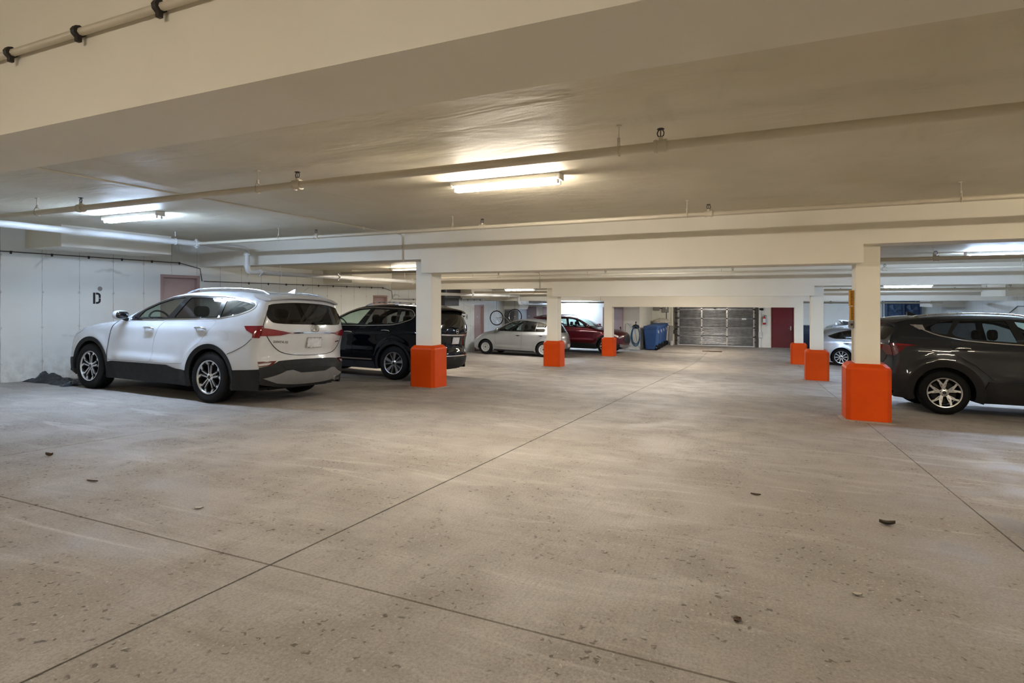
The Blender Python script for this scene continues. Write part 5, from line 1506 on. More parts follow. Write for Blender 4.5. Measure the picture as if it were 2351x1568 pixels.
SEDAN = dict(
    paint='paint_silver_blue', wb=2.65, tire=.64, rim=.455, tw=.205, track=1.53, arch=.362, sill=.19, belt=.98, seat_x=1.20, wheel='ten', seat_dz=-.04,
    profile=[(3.42, .20, .14, 3), (3.50, .36, .22, 2.5), (3.52, .52, .24, 2.5), (3.44, .68, .24, 2.5), (3.25, .80, .20, 2.5), (2.95, .88, .10, 3), (2.6, .94, .08, 3), (2.3, .99, .07, 3),
             (2.15, 1.01, .07, 3), (1.78, 1.21, .09, 2.6), (1.38, 1.37, .08, 2.6), (1.08, 1.43, .06, 3), (.7, 1.46, .055, 3), (.3, 1.455, .055, 3), (.0, 1.43, .055, 3), (-.25, 1.40, .06, 3),
             (-.38, 1.37, .07, 3), (-.46, 1.34, .09, 3), (-.50, 1.32, .10, 2.8), (-.54, 1.29, .11, 2.5), (-.72, 1.12, .13, 2.5), (-.84, .99, .16, 2.5), (-.90, .93, .18, 2.5), (-.93, .82, .18, 2.5),
             (-.93, .68, .18, 2.5), (-.96, .58, .18, 2.5), (-.96, .45, .18, 2.5), (-.92, .34, .16, 2.5), (-.84, .24, .12, 3)],
    hood_i=5, shield=(8, 11), glass_i=19,
    wz=[(.15, .82), (.3, .86), (.5, .882), (.68, .885), (.85, .872), (.97, .845), (1.08, .80), (1.22, .73), (1.36, .66), (1.5, .58)], wx=[(-1.0, .90), (-.7, .955), (-.2, 1), (2.1, 1), (2.6, .98), (3.1, .94), (3.5, .85)],
    flare=[(0, .39, .02), (2.65, .39, .02)], crease=[(2.6, .85, -.7, .90, .10, .016), (2.2, .40, .45, .36, .07, .018)],
    dlo=[(1.92, .985), (1.62, 1.17), (1.34, 1.29), (1.08, 1.345), (.7, 1.37), (.25, 1.34), (-.10, 1.25), (-.46, 1.10), (-.36, 1.045), (-.22, 1.0), (.5, .985)],
    panes=[[(1.72, 1.005), (1.52, 1.17), (1.28, 1.27), (1.05, 1.32), (.84, 1.335), (.95, 1.005)], [(.74, 1.34), (.28, 1.31), (.06, 1.26), (.12, 1.015), (.86, 1.005)], [(.0, 1.245), (-.12, 1.21), (-.40, 1.10), (-.33, 1.06), (-.20, 1.025), (.05, 1.015)]],
    doors=[[(2.0, .955), (2.05, .75), (2.02, .32), (1.0, .30), (.98, .6), (.93, .955)], [(.923, .955), (.973, .6), (.993, .30), (.48, .29), (.42, .45), (.32, .58), (.20, .68), (.09, .78), (.06, .965)]],
    handles=[(1.12, .84), (.18, .85)], dlo_chrome='chrome',
    side_parts=[('rocker', [(2.15, .23), (.42, .22), (.36, .17), (2.18, .17)], .006, .02, 'paint_silver_blue', 0), ('tail_lamp', [(-.62, .95), (-.86, .96), (-.86, .82), (-.75, .84)], .008, .02, 'lamp_red', 0)],
    rear_glass=[(.60, 1.26), (.35, 1.285), (0, 1.29), (-.35, 1.285), (-.60, 1.26), (-.64, 1.06), (-.56, 1.0), (0, .985), (.56, 1.0), (.64, 1.06)],
    rear_parts=[('tail_lamp', [(1, .96), (.6, .93), (.55, .86), (1, .82)], .010, .02, 'lamp_red', 0), ('tail_lamp', mir([(1, .96), (.6, .93), (.55, .86), (1, .82)]), .010, .02, 'lamp_red', 0)],
    mirror=(1.86, 1.04), plate=(0, .62), fin=-.1, emblem=('round', 0, .90, .04),
)
build_car(SEDAN, 'hatchback', (2.86, 25.2), 0.0, 'silver-blue hatchback glimpsed between the right columns', 'car')
def roof_fairing(root, S, marks):
    m = MB().loft([[(.40, y, 1.44), (.35, y, 1.56), (.0, y, 1.60), (-.05, y, 1.57), (.07, y, 1.44)] for y in (-.45, .45)])
    part(root, 'roof_fairing', m, 'plate_white', 30)
    for y in (-.46, .46):
        m = MB().prism([(.38, 1.43), (.34, 1.55), (.02, 1.585), (.07, 1.43)], 'y', y - .02, y + .02)
        part(root, 'fairing_end', m, 'plastic_black', 30)
DARK = dict(SEDAN); DARK.update(paint='paint_silver', extra=roof_fairing, dlo_chrome=None)
build_car(DARK, 'hatchback', (3.32, 28.6), 0.0, 'grey car farthest right, mostly hidden behind the silver-blue hatchback', 'car')

# ------------------------------------------------------------------ overhead door in the end wall
GX0, GX1 = -4.05, -.05; gy = YE - .06
zf = fz(-2, YE - .1)
g = empty('garage_door', (-2.05, gy, zf)); tag(g, 'ribbed galvanised overhead garage door in the end wall', 'garage door')
ends = [zf + .03 + .472 * i for i in range(6)]
for i in range(5):
    a, b = ends[i], ends[i + 1] - .006
    prof = [(gy + .03, a), (gy, a), (gy, a + .03)]
    n = 6; hh = (b - a - .06) / n
    for k in range(n):
        z = a + .03 + k * hh
        prof += [(gy + .024, z + hh * .18), (gy + .024, z + hh * .42), (gy, z + hh * .62), (gy - .004, z + hh * .8), (gy, z + hh)]
    prof += [(gy, b), (gy + .03, b)]
    p = obj('door_section', MB().prism(prof, 'x', GX0 + .10, GX1 - .10), 'galvanised', g, None)
    for x in (GX0 + .14, -2.73, -1.48, GX1 - .14):
        obj('stile', MB().cbox(x - .035, x + .035, gy - .012, gy + .002, a, b, .003), 'satin_silver', p, None)
    if i:
        for x in (GX0 + .10, -2.73, -1.48, GX1 - .10):
            w = .09 if x in (GX0 + .10, GX1 - .10) else .04
            obj('hinge', MB().cbox(x - w, x + w, gy - .03, gy - .010, a - .03, a + .03, .004), 'black_iron', p, None)
obj('bottom_bar', MB().cbox(GX0 + .10, GX1 - .10, gy - .03, gy + .02, zf + .0, zf + .035, .004), 'white_print', g, None)
obj('door_sticker', MB().box(-.76, -.55, gy - .008, gy - .004, .25, .33), 'white_print', g, None)
obj('opener_rail', MB().cbox(-2.75, -1.45, gy - .10, gy - .03, .86, .96, .006).cbox(-2.12, -2.02, gy - .14, gy - .08, .80, .96, .006), 'black_iron', g, None)
for x in (GX0, GX1):
    m = MB().cbox(x - .06, x + .06, gy - .06, gy + .05, zf - .02, 1.25, .004)
    obj('track', m, 'dark_steel', g, None)
    r_ = MB()
    for z in np.arange(zf + .25, 1.1, .30): r_.cyl((x - .07, gy - .06, z), (x + .07, gy - .06, z), .028, n=8)
    for k, z in enumerate(np.arange(zf + .25, 1.1, .30)):
        obj('roller', MB().cyl((x - .05, gy - .065, z), (x + .09 * (1 if x < -2 else -1), gy - .065, z), .03, n=8), 'black_iron', g)
for s_, x in ((1, GX0 - .20), (2, GX1 + .14)):
    t_ = obj('trim_%d' % (20 + s_), MB().cbox(x - .05, x + .05, YE - .07, YE + .01, zf - .02, 1.3, .004), 'paint_wall_end', None, None)
    tag(t_, kind='structure')

# grate in the floor in front of it
gx, gyy = -2.0, 28.6
dr = empty('floor_drain', (gx, gyy, fz(gx, gyy))); tag(dr, 'rusty rectangular floor drain grate before the garage door', 'drain')
m = MB()
for a, b, c, d in ((-.44, .44, -.20, -.17), (-.44, .44, .17, .20), (-.44, -.41, -.17, .17), (.41, .44, -.17, .17)): m.box(gx + a, gx + b, gyy + c, gyy + d, fz(gx, gyy) - .004, fz(gx, gyy) + .012)
obj('grate_frame', m, 'rust_grate', dr, None)
for k in range(16):
    x = gx - .40 + k * .8 / 15
    obj('grate_bar', MB().box(x - .012, x + .012, gyy - .17, gyy + .17, fz(gx, gyy) - .002, fz(gx, gyy) + .008), 'rust_grate', dr, None)
obj('drain_pan', MB().box(gx - .41, gx + .41, gyy - .17, gyy + .17, fz(gx, gyy) - .004, fz(gx, gyy) + .0015), 'joint_dark', dr, None)

# ------------------------------------------------------------------ wheeled bins
def wheeled_bin(x, y, label, mat, lid, k=1.0, rot=0.0, group='blue wheeled bins in the corner'):
    """x, y: middle of the footprint"""
    z0 = fz(x, y)
    r = empty('wheeled_bin', (x, y, z0)); tag(r, label, 'bin', group)
    P = lambda a, b, c: (x + a * k, y + b * k, z0 + c * k)
    def rr(w, d, z, cx=0, cy=0, c=.05):
        return [P(cx - w + c, cy - d, z), P(cx + w - c, cy - d, z), P(cx + w, cy - d + c, z), P(cx + w, cy + d - c, z), P(cx + w - c, cy + d, z), P(cx - w + c, cy + d, z), P(cx - w, cy + d - c, z), P(cx - w, cy - d + c, z)]
    m = MB().loft([rr(.235, .27, .03), rr(.245, .28, .08), rr(.285, .325, .68), rr(.30, .34, .72), rr(.30, .34, .93), rr(.315, .355, .94), rr(.315, .355, 1.0)])
    b = obj('bin_body', m, mat, r, 30)
    m = MB().loft([rr(.33, .37, .995), rr(.33, .37, 1.03), rr(.30, .34, 1.065), rr(.20, .24, 1.075)])
    obj('bin_lid', m, lid, r, 30)
    for s in (-1, 1):
        w = MB().lathe([(.03, -.03), (.09, -.03), (.115, -.02), (.115, .02), (.09, .03), (.03, .03)], axis='y', n=18)
        w.v = [(x + (.245 + a) * k, y + (s * .25 + q) * k, z0 + (.115 + c) * k) for a, q, c in w.v]
        obj('bin_wheel', w, 'rubber', r)
    obj('axle', MB().cyl(P(.245, -.27, .115), P(.245, .27, .115), .012, n=8), 'steel', r)
    obj('handle', MB().tube([P(.30, -.26, .93), P(.385, -.26, .97), P(.385, .26, .97), P(.30, .26, .93)], .016 * k, 8), lid, r)
    obj('label_print', MB().box(x + .302 * k, x + .304 * k, y - .06 * k, y + .06 * k, z0 + .74 * k, z0 + .86 * k), 'white_print', r, None)
    obj('label_print', MB().box(x + .302 * k, x + .304 * k, y - .22 * k, y - .15 * k, z0 + .78 * k, z0 + .90 * k), 'white_print', r, None)
    obj('grip_recess', MB().cbox(x - .11 * k, x + .11 * k, y - .292 * k, y - .27 * k, z0 + .05 * k, z0 + .15 * k, .01), lid, r, None)
    return r
for i, (yb_, lb) in enumerate(zip((28.38, 29.26, 30.10, 30.96), ('nearest blue wheeled bin in the corner row', 'second blue wheeled bin behind the nearest one', 'third blue wheeled bin in the corner row', 'last blue wheeled bin, under a plastic bag'))):
    wheeled_bin(-4.80, yb_, lb, 'bin_blue', 'bin_lid_blue', 1.10)
wheeled_bin(2.16, 30.7, 'dark navy wheeled bin glimpsed beyond the right columns', 'bin_navy', 'bin_navy', 1.14, group='navy bins')
# clear bag of leaves on the last bin
rng = random.Random(5)
m = MB(); rings = []
bx_, by_, bz_ = -4.72, 30.96, fz(-4.7, 30.96) + 1.075 * 1.10
for i, (rd, h) in enumerate(((.42, 0), (.44, .05), (.40, .14), (.28, .21), (.10, .245))):
    rings.append([(bx_ + rd * math.cos(a) * (1 + .10 * rng.uniform(-1, 1)), by_ + rd * .8 * math.sin(a) * (1 + .08 * rng.uniform(-1, 1)), bz_ + h * (1 + .12 * rng.uniform(-1, 1)) + .002) for a in np.linspace(0, 2 * math.pi, 19)[:-1]])
bag = obj('plastic_bag', MB().loft(rings), 'bag_plastic', None, 60, (bx_, by_, bz_)); tag(bag, 'pale plastic bag of rubbish lying on the last blue bin', 'bag')
# grey board leaning behind the bins
bd = obj('board', MB().prism([(31.30, zf), (31.34, zf), (31.56, zf + 1.02), (31.52, zf + 1.02)], 'x', -4.40, -4.20), 'grey_box', None, None, (-4.3, 31.3, zf)); tag(bd, 'grey board leaning on the wall beside the bins', 'board')
pt = obj('paint_pail', MB().lathe([(.001, 0), (.075, 0), (.085, .02), (.09, .20), (.095, .21), (.095, .225), (.001, .23)], (-4.22, 31.12, fz(-4.2, 31.1)), n=18), 'drum_white', None, 40); tag(pt, 'small white pail on the floor left of the garage door', 'pail')

# ------------------------------------------------------------------ things on the end wall
def wall_box(name, x0, x1, z0, z1, d, mat, label, cat, door=True, knob=None):
    r = empty(name, ((x0 + x1) / 2, YE, z0)); tag(r, label, cat)
    obj('case', MB().cbox(x0, x1, YE - d, YE, z0, z1, .008), mat, r, None)
    if door: obj('cover', MB().cbox(x0 + .02, x1 - .02, YE - d - .008, YE - d, z0 + .02, z1 - .02, .004), mat, r, None)
    if knob: obj('label_print', MB().box(*knob), 'white_print', r, None)
    return r
wall_box('electrical_box', -5.22, -4.92, .70, .93, .14, 'grey_box', 'wide grey electrical box high in the corner', 'electrical box')
wall_box('electrical_box', -4.76, -4.44, .60, .96, .16, 'grey_box', 'grey electrical box with a label above the bins', 'electrical box', True, (-4.57, -4.51, YE - .175, YE - .168, .78, .88))
conduit([(-4.92, YE - .03, .82), (-4.76, YE - .03, .80)], .018, 'short conduit joining the two electrical boxes', 'dark_steel')
conduit([(-4.56, YE - .03, .60), (-4.56, YE - .03, .15)], .018, 'conduit dropping from the electrical box above the bins', 'dark_steel')
conduit([(-4.17, YE - .03, 1.2), (-4.17, YE - .03, -.35)], .012, 'thin conduit beside the left door track', 'dark_steel')
wall_box('switch_box', -4.22, -4.12, -.55, -.35, .06, 'dark_steel', 'small dark switch box left of the garage door', 'switch', False)
wall_box('control_box', .02, .20, -.66, -.36, .10, 'sign_white', 'pale control box with lever right of the garage door', 'control box', True)
sg = empty('notice_panel', (.1, YE, .68)); tag(sg, 'white notice panel with a dark keypad above the extinguisher', 'sign')
obj('panel', MB().cbox(-.02 + .06, .34, YE - .02, YE, .62, .90, .004), 'sign_white', sg, None)
obj('keypad', MB().cbox(.06, .26, YE - .07, YE - .02, .74, .86, .006), 'plastic_black', sg, None)
# fire extinguisher
ex = empty('fire_extinguisher', (.30, YE - .10, .05)); tag(ex, 'red fire extinguisher with white label hung between garage door and red door', 'fire extinguisher')
c_ = (.30, YE - .10, .03)
obj('cylinder', MB().lathe([(.001, 0), (.06, 0), (.075, .02), (.075, .30), (.06, .35), (.025, .375), (.02, .40), (.001, .40)], c_, n=20), 'red_enamel', ex, 40)
obj('label_band', MB().lathe([(.0765, .09), (.0765, .30)], c_, n=20), 'white_print', ex, 40)
obj('valve', MB().cyl((.30, YE - .10, .42), (.30, YE - .10, .46), .018, n=10).cbox(.27, .40, YE - .112, YE - .088, .455, .475, .004).cbox(.27, .38, YE - .112, YE - .088, .485, .50, .004), 'black_iron', ex)
obj('hose', MB().tube([(.27, YE - .11, .45), (.21, YE - .12, .40), (.205, YE - .12, .25), (.215, YE - .12, .14)], .011, 8), 'rubber', ex)
obj('bracket', MB().cbox(.26, .34, YE - .03, YE, .10, .40, .004), 'steel', ex, None)

# ------------------------------------------------------------------ hose rack on the room wall
hx, hz = -5.50, .02
hr = empty('hose_rack', (hx, YR, hz)); tag(hr, 'black hose hanger with coiled blue garden hose on the white wall', 'hose')
m = MB().cbox(hx - .14, hx + .14, YR - .02, YR, hz - .16, hz + .02, .004)
m.tube([(hx + .17 * math.cos(a), YR - .05 - .04 * math.sin(a), hz - .12 + .16 * math.sin(a)) for a in np.linspace(0, math.pi, 14)], .014, 6)
m.tube([(hx, YR - .04, hz - .05), (hx, YR - .07, hz + .13)], .02, 6); m.ball((hx + .01, YR - .07, hz + .16), .035, .035, .035)
obj('hanger', m, 'black_iron', hr)
pts = []
for k in range(7):
    for a in np.linspace(0, 2 * math.pi, 20)[:-1]:
        w = .155 + .008 * k; dep = .86 + .035 * ((k * 3) % 5)
        s = .5 - .5 * math.cos(a)
        pts.append((hx + w * math.sin(a) * (1 + .25 * s), YR - .06 - .014 * k - .02 * s, hz - .03 - dep * s))
pts += [(hx + .12, YR - .20, fz(hx, YR) + .25), (hx + .30, YR - .25, fz(hx, YR) + .02), (hx + .1, YR - .35, fz(hx, YR) + .015), (hx - .25, YR - .33, fz(hx, YR) + .015)]
obj('hose_coil', MB().tube(pts, .012, 6), 'hose_blue', hr, 60)
sp_ = empty('wall_tap', (hx - .27, YR, hz)); tag(sp_, 'wall tap with a short hose left of the hose rack', 'tap')
m = MB().cyl((hx - .27, YR, hz), (hx - .27, YR - .09, hz), .018, n=10).cyl((hx - .27, YR - .07, hz), (hx - .27, YR - .10, hz - .10), .016, n=8).cyl((hx - .27, YR - .05, hz), (hx - .27, YR - .05, hz + .06), .01, n=8).cyl((hx - .32, YR - .05, hz + .06), (hx - .22, YR - .05, hz + .06), .012, n=8)
obj('valve', m, 'steel', sp_)
obj('short_hose', MB().tube([(hx - .30, YR - .09, hz - .02), (hx - .40, YR - .09, hz + .10), (hx - .50, YR - .09, hz + .06), (hx - .52, YR - .09, hz - .25), (hx - .46, YR - .10, hz - .65), (hx - .36, YR - .12, fz(hx, YR) + .28), (hx - .24, YR - .14, fz(hx, YR) + .16)], .010, 6), 'hose_blue', sp_, 60)

# ------------------------------------------------------------------ stencilled letters on the left wall
def wall_letter(name, shapes, cy, cz, label):
    r = empty(name, (XL, cy, cz)); tag(r, label, 'letter')
    for s in shapes:
        m = MB().prism([(cy + a, cz + b) for a, b in s], 'x', XL - .002, XL + .0025)
        obj('stroke', m, 'letter_black', r, None)
D1 = [(-.068, -.108), (-.028, -.108), (-.028, .108), (-.068, .108)]
def bowl(a0, a1, cyy):
    o = [(-.004 + .072 * math.sin(a) ** 1 * 1.0, .108 * -math.cos(a)) for a in np.linspace(a0, a1, 9)]
    i = [(-.004 + .034 * math.sin(a), .072 * -math.cos(a)) for a in np.linspace(a1, a0, 9)]
    return [(max(-.018, x), z) for x, z in o + i]
D2 = [(-.018, .108), (.02, .108), (.055, .09), (.07, .06), (.07, .004), (.034, .004), (.034, .05), (.022, .07), (-.018, .072)]
D3 = [(x, -z) for x, z in D2][::-1]
wall_letter('letter_d', [D1, D2, D3], 6.86, 1.262, 'black stencilled letter D on the wall above the white SUV bonnet')
H1 = [(-.06, -.108), (-.025, -.108), (-.025, .108), (-.06, .108)]
wall_letter('letter_h', [H1, [(.025, -.108), (.06, -.108), (.06, .108), (.025, .108)], [(-.025, -.018), (.025, -.018), (.025, .018), (-.025, .018)]], 22.06, .52, 'black stencilled letter H beside the tall pink door')
pq = onX(229.5, 663, XL)
wp = obj('wall_patch', MB().lathe([(.001, .004), (.035, .004), (.045, 0)], (XL, pq.y, pq.z), 'x', 14), 'grey_box', None, 40); tag(wp, 'small grey round patch above the letter D', 'patch')

# ------------------------------------------------------------------ heaters and vents on the left
hv = empty('unit_heater', (XL + .06, 20.0, .88)); tag(hv, 'black unit heater with louvred vent under the far left ceiling', 'heater')
obj('case', MB().cbox(XL + .06, XL + .55, 19.2, 20.65, 1.31, 1.68, .01), 'vent_dark', hv, None)
obj('lower_case', MB().cbox(XL + .06, XL + .50, 19.3, 20.45, 1.02, 1.305, .01), 'vent_dark', hv, None)
obj('vent_frame', MB().box(XL + .005, XL + .02, 19.5, 20.25, .72, 1.02), 'vent_grey', hv, None)
for k in range(6):
    z = .74 + k * .046
    obj('louvre', MB().prism([(XL + .03, z), (XL + .12, z - .02), (XL + .125, z - .012), (XL + .03, z + .03)], 'y', 19.5, 20.25), 'vent_dark', hv, None)
ac = empty('ventilation_cabinet', (-11.35, 26.4, .05)); tag(ac, 'grey ventilation cabinet with dark grille behind the bicycle', 'ventilation unit')
obj('case', MB().cbox(XL, -10.98, 26.1, 27.2, .02, .80, .015), 'vent_grey', ac, None)
obj('hood', MB().prism([(XL, .80), (-10.98, .80), (-10.90, .98), (-10.90, 1.32), (XL, 1.32)], 'y', 26.05, 27.3), 'paint_beam', ac, None)
obj('grille_back', MB().box(-11.70, -11.18, 26.085, 26.10, .08, .72), 'vent_dark', ac, None)
for k in range(9):
    x = -11.70 + k * .065
    obj('grille_bar', MB().box(x - .006, x + .006, 26.07, 26.09, .08, .72), 'vent_grey', ac, None)
for k in range(9):
    z = .10 + k * .075
    obj('grille_bar', MB().box(-11.70, -11.18, 26.072, 26.088, z - .005, z + .005), 'vent_grey', ac, None)
pl_ = empty('pole', (XL, 21.0, .6)); tag(pl_, 'dark wooden pole hung level on the wall beside the letter H', 'pole')
obj('shaft', MB().tube([(XL + .07, 19.9, .62), (XL + .07, 20.7, .61), (XL + .07, 21.3, .58), (XL + .07, 21.72, .555)], [.022, .024, .03, .035], 8), 'wood_dark', pl_)
for q in (20.3, 21.3): obj('bracket', MB().cbox(XL, XL + .08, q - .012, q + .012, .53, .56, .003), 'black_iron', pl_, None)

# bicycle hung from the beam
yb = 24.20; A = Vector((-11.30, yb, .42)); B = Vector((-10.36, yb, .50)); wr = .335
bk = empty('bicycle', (-10.8, yb, .1)); tag(bk, 'bicycle hung upside down by its wheels behind the silver hatchback', 'bicycle')
for c in (A, B):
    m = MB().tube([c + Vector((math.cos(a), 0, math.sin(a))) * wr for a in np.linspace(0, 2 * math.pi, 33)[:-1]], .019, 6, closed=True)
    w = obj('wheel', m, 'rubber', bk)
    m = MB().tube([c + Vector((math.cos(a), 0, math.sin(a))) * (wr - .025) for a in np.linspace(0, 2 * math.pi, 33)[:-1]], .009, 5, closed=True)
    for k in range(16):
        a = k * math.pi / 8; m.cyl(c + Vector((0, .02 * (-1) ** k, 0)), c + Vector((math.cos(a), 0, math.sin(a))) * (wr - .025), .0018, n=3)
    m.cyl(c - Vector((0, .05, 0)), c + Vector((0, .05, 0)), .018, n=8)
    obj('rim', m, 'chrome', w)
bb = Vector((-10.88, yb, .46)); st = Vector((-11.02, yb, -.01)); hd = Vector((-10.50, yb, -.02)); ht = Vector((-10.47, yb, .12))
m = MB()
for p, q in ((A, bb), (A, st), (bb, st), (st, hd), (bb, ht), (hd, ht)): m.cyl(p, q, .015, n=8)
m.tube([ht, ht.lerp(B, .5) + Vector((-.01, 0, 0)), B], .013, 8)
obj('frame', m, 'steel', bk)
m = MB().cyl(hd, hd + Vector((-.02, 0, -.10)), .013, n=8).tube([hd + Vector((-.02, -.28, -.12)), hd + Vector((.03, -.1, -.10)), hd + Vector((.03, .1, -.10)), hd + Vector((-.02, .28, -.12))], .012, 8)
obj('handlebar', m, 'black_iron', bk)
m = MB().cyl(st, st + Vector((-.03, 0, -.11)), .012, n=8).ball(st + Vector((-.04, 0, -.13)), .13, .06, .03)
obj('saddle', m, 'plastic_black', bk)
m = MB().tube([bb + Vector((.09 * math.cos(a), -.03, .09 * math.sin(a))) for a in np.linspace(0, 2 * math.pi, 17)[:-1]], .006, 5, closed=True).cyl(bb + Vector((0, -.05, 0)), bb + Vector((.05, -.06, -.16)), .01, n=6).cyl(bb + Vector((0, .05, 0)), bb + Vector((-.05, .06, .16)), .01, n=6)
obj('crank', m, 'black_iron', bk)
m = MB()
for c in (A, B): m.cyl((c.x, yb, c.z + wr), (c.x, yb, BEAMZ[4] + .262), .006, n=5)
obj('hanging_rope', m, 'wood_dark', bk)

# ------------------------------------------------------------------ wall fan at the far right
f0, f1, z0_, z1_ = 5.50, 6.88, .30, 1.22
fn = empty('wall_fan', ((f0 + f1) / 2, YE, z0_)); tag(fn, 'blue twin ventilation fan housing on the far right wall', 'fan')
m = MB()
for a, b, c, d in ((f0, f1, z0_, z0_ + .05), (f0, f1, z1_ - .05, z1_), (f0, f0 + .05, z0_ + .05, z1_ - .05), (f1 - .05, f1, z0_ + .05, z1_ - .05)): m.box(a, b, YE - .35, YE, c, d)
obj('housing', m, 'fan_blue', fn, None)
obj('back_plate', MB().box(f0 + .05, f1 - .05, YE - .06, YE - .02, z0_ + .05, z1_ - .05), 'fan_blue', fn, None)
obj('divider', MB().cbox((f0 + f1) / 2 - .025, (f0 + f1) / 2 + .025, YE - .36, YE - .02, z0_ + .05, z1_ - .05, .004), 'fan_blue', fn, None)
for cx in (f0 + .36, f1 - .36):
    cz = (z0_ + z1_) / 2
    hub = obj('fan_hub', MB().cyl((cx, YE - .24, cz), (cx, YE - .06, cz), .06, n=12), 'fan_mesh', fn)
    for k in range(4):
        a = k * math.pi / 2 + .5
        u = Vector((math.cos(a), 0, math.sin(a))); v = Vector((-u.z, 0, u.x)); c = Vector((cx, YE - .17, cz))
        q = [c + u * .05 - v * .03, c + u * .29 - v * .09, c + u * .29 + v * .09 + Vector((0, .05, 0)), c + u * .05 + v * .03 + Vector((0, .03, 0))]
        q2 = [p + Vector((0, .008, 0)) for p in q]
        obj('fan_blade', MB().loft([q, q2]), 'fan_mesh', hub, None)
    for k in range(9):
        x = cx - .28 + k * .07
        obj('guard_wire', MB().box(x - .003, x + .003, YE - .345, YE - .339, z0_ + .05, z1_ - .05), 'fan_blue', fn, None)
for k in range(3):
    x = f0 - .08 - .07 * k
    conduit([(x, YE - .03, 1.25), (x, YE - .03, -.2 - .3 * k)], .014, ['conduit running down beside the wall fan', 'second conduit left of the wall fan', 'outermost conduit left of the wall fan'][k], ['fan_blue', 'pipe_white', 'pipe_white'][k])

# ------------------------------------------------------------------ yellow slotted strip on the nearest right column
cxl = XCR + .03 - .15; yy0, yy1 = 9.42, 9.50
ys_ = empty('marker_strip', (cxl, 9.45, .92)); tag(ys_, 'yellow slotted plastic strip on the side of the nearest right column', 'marker')
for (a, b) in ((1.135, 1.36), (.925, 1.13)):
    w_ = .062 if a > 1 else .054
    s_ = obj('strip', MB().cbox(cxl - w_, cxl - .001, yy0, yy1, a, b, .006), 'yellow_plastic', ys_, None)
    for k in range(10):
        z = a + .018 + k * (b - a - .03) / 9.5
        obj('slot', MB().box(cxl - w_ * .72, cxl - w_ * .30, yy0 - .002, yy0 + .001, z - .004, z + .005), 'black_iron', s_, None)
ob_ = empty('outlet_box', (cxl, 9.45, .81)); tag(ob_, 'grey outlet box with conduit below the yellow strip', 'outlet')
obj('box', MB().cbox(cxl - .066, cxl - .001, yy0 - .01, yy1 + .01, .815, .92, .006), 'grey_box', ob_, None)
obj('socket', MB().cyl((cxl - .033, yy0 - .011, .868), (cxl - .033, yy0 - .014, .868), .018, n=12), 'black_iron', ob_)
obj('conduit', MB().cyl((cxl - .018, 9.46, .345), (cxl - .018, 9.46, .815), .012, n=8), 'pipe_paint', ob_)

# ------------------------------------------------------------------ crumpled black tarp by the wall
rng = random.Random(11)
n = 34; V = []; F = []
def hgt(u, v):
    e = max(0, 1 - (abs(u * 2 - 1)) ** 2.6) * max(0, 1 - (abs(v * 2 - 1)) ** 2.2)
    peak = math.exp(-((u - .22) / .15) ** 2 - ((v - .40) / .32) ** 2)
    fold = .5 + .5 * math.sin(9 * v + 3.0 * math.sin(5 * u) + 2 * u)
    fold2 = abs(math.sin(13 * u + 6 * v)) + .8 * abs(math.sin(23 * u - 11 * v + 1))
    return e ** .5 * (.015 + .15 * peak * (.75 + .25 * abs(math.sin(7 * u + 9 * v))) + .035 * fold * (1 - .5 * peak) + .028 * fold2)
for j in range(n):
    for i in range(n):
        u, v = i / (n - 1), j / (n - 1)
        x = XL + .05 + 1.20 * u; y = 5.58 + .48 * v + .10 * math.sin(3 * u) + .02 * math.sin(17 * u)
        V.append((x, y, fz(x, y) + .003 + hgt(u, v) + .010 * rng.uniform(-1, 1) * (0 < i < n - 1 and 0 < j < n - 1)))
for j in range(n - 1):
    for i in range(n - 1): F.append((j * n + i, j * n + i + 1, (j + 1) * n + i + 1, (j + 1) * n + i))
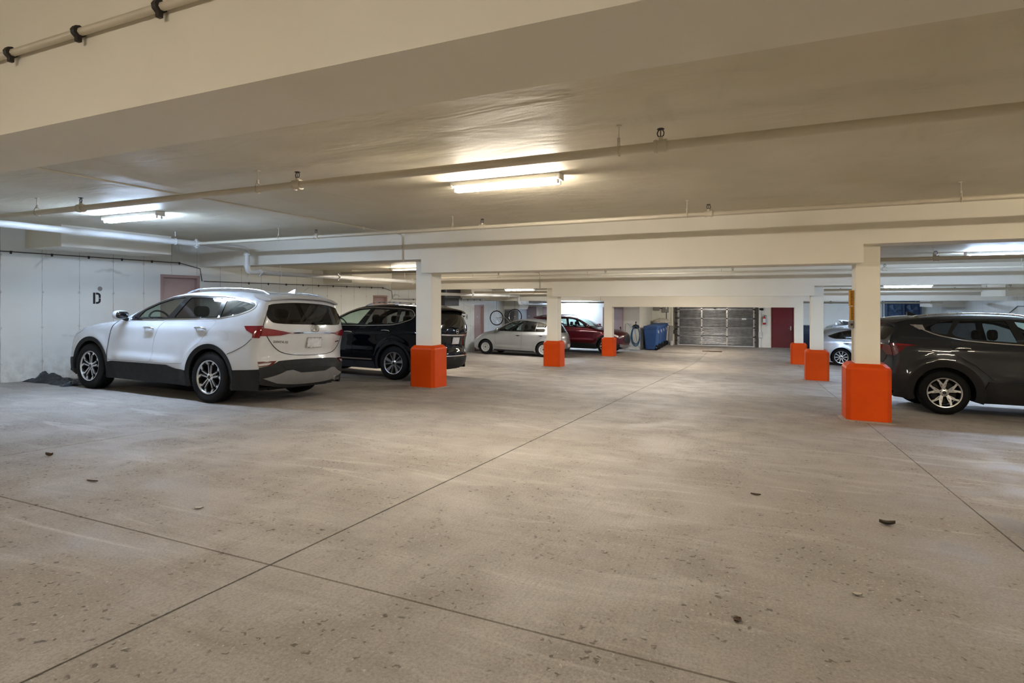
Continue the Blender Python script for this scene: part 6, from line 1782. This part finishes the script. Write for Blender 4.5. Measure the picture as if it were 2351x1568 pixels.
tp = MB().add(V, F); o_ = obj('tarp', tp, 'tarp', None, 18, (XL + .6, 5.9, fz(XL + .6, 5.9))); tag(o_, 'crumpled black tarp on the floor in front of the white SUV', 'tarp')

# ------------------------------------------------------------------ litter on the floor
def litter(px, py, L, W, rot, mat, name, label, cat, curl=.02):
    p = flo(px, py); z = fz(p.x, p.y)
    V = []; F = []; k = 7
    for i in range(k):
        for s in (-1, 0, 1):
            t = i / (k - 1) * 2 - 1
            w = W * (1 - t * t) ** .6 * s
            x = L * t; h = curl * (abs(s) * .9 + .6 * t * t) + .003
            V.append((p.x + x * math.cos(rot) - w * math.sin(rot), p.y + x * math.sin(rot) + w * math.cos(rot), z + h))
    for i in range(k - 1):
        for s in range(2): F.append((i * 3 + s, i * 3 + s + 1, i * 3 + s + 4, i * 3 + s + 3))
    V2 = [(a, b, c - .002) for a, b, c in V]; m = len(V)
    F2 = [tuple(m + i for i in f[::-1]) for f in F]
    o = obj(name, MB().add(V + V2, F + F2), mat, None, 60, (p.x, p.y, z)); tag(o, label, cat)
litter(113, 1048, .035, .022, .3, 'leaf_brown', 'dead_leaf', 'small dark dead leaf on the floor near the left edge', 'leaf')
litter(2037, 1206, .045, .020, .1, 'wood_dark', 'bark_chip', 'dark bark chip on the floor below the nearest right column', 'bark')
litter(457, 1168, .026, .016, .5, 'paper_scrap', 'paper_scrap', 'pale paper scrap on the left part of the floor', 'paper', .006)
litter(212, 1106, .05, .010, .2, 'leaf_brown', 'twig', 'thin brown twig on the left part of the floor', 'twig', .006)
litter(1968, 1368, .022, .012, .2, 'paper_scrap', 'paper_scrap', 'tiny pale paper scrap on the floor at lower right', 'paper', .006)
litter(1735, 1137, .035, .014, .0, 'leaf_brown', 'dead_leaf', 'brown dead leaf in the middle of the aisle floor', 'leaf', .006)
litter(1693, 1428, .020, .016, .9, 'leaf_brown', 'dead_leaf', 'small dark leaf fragment on the floor at lower right', 'leaf', .006)

for o in bpy.data.objects:
    if '_loc' in o: del o['_loc']
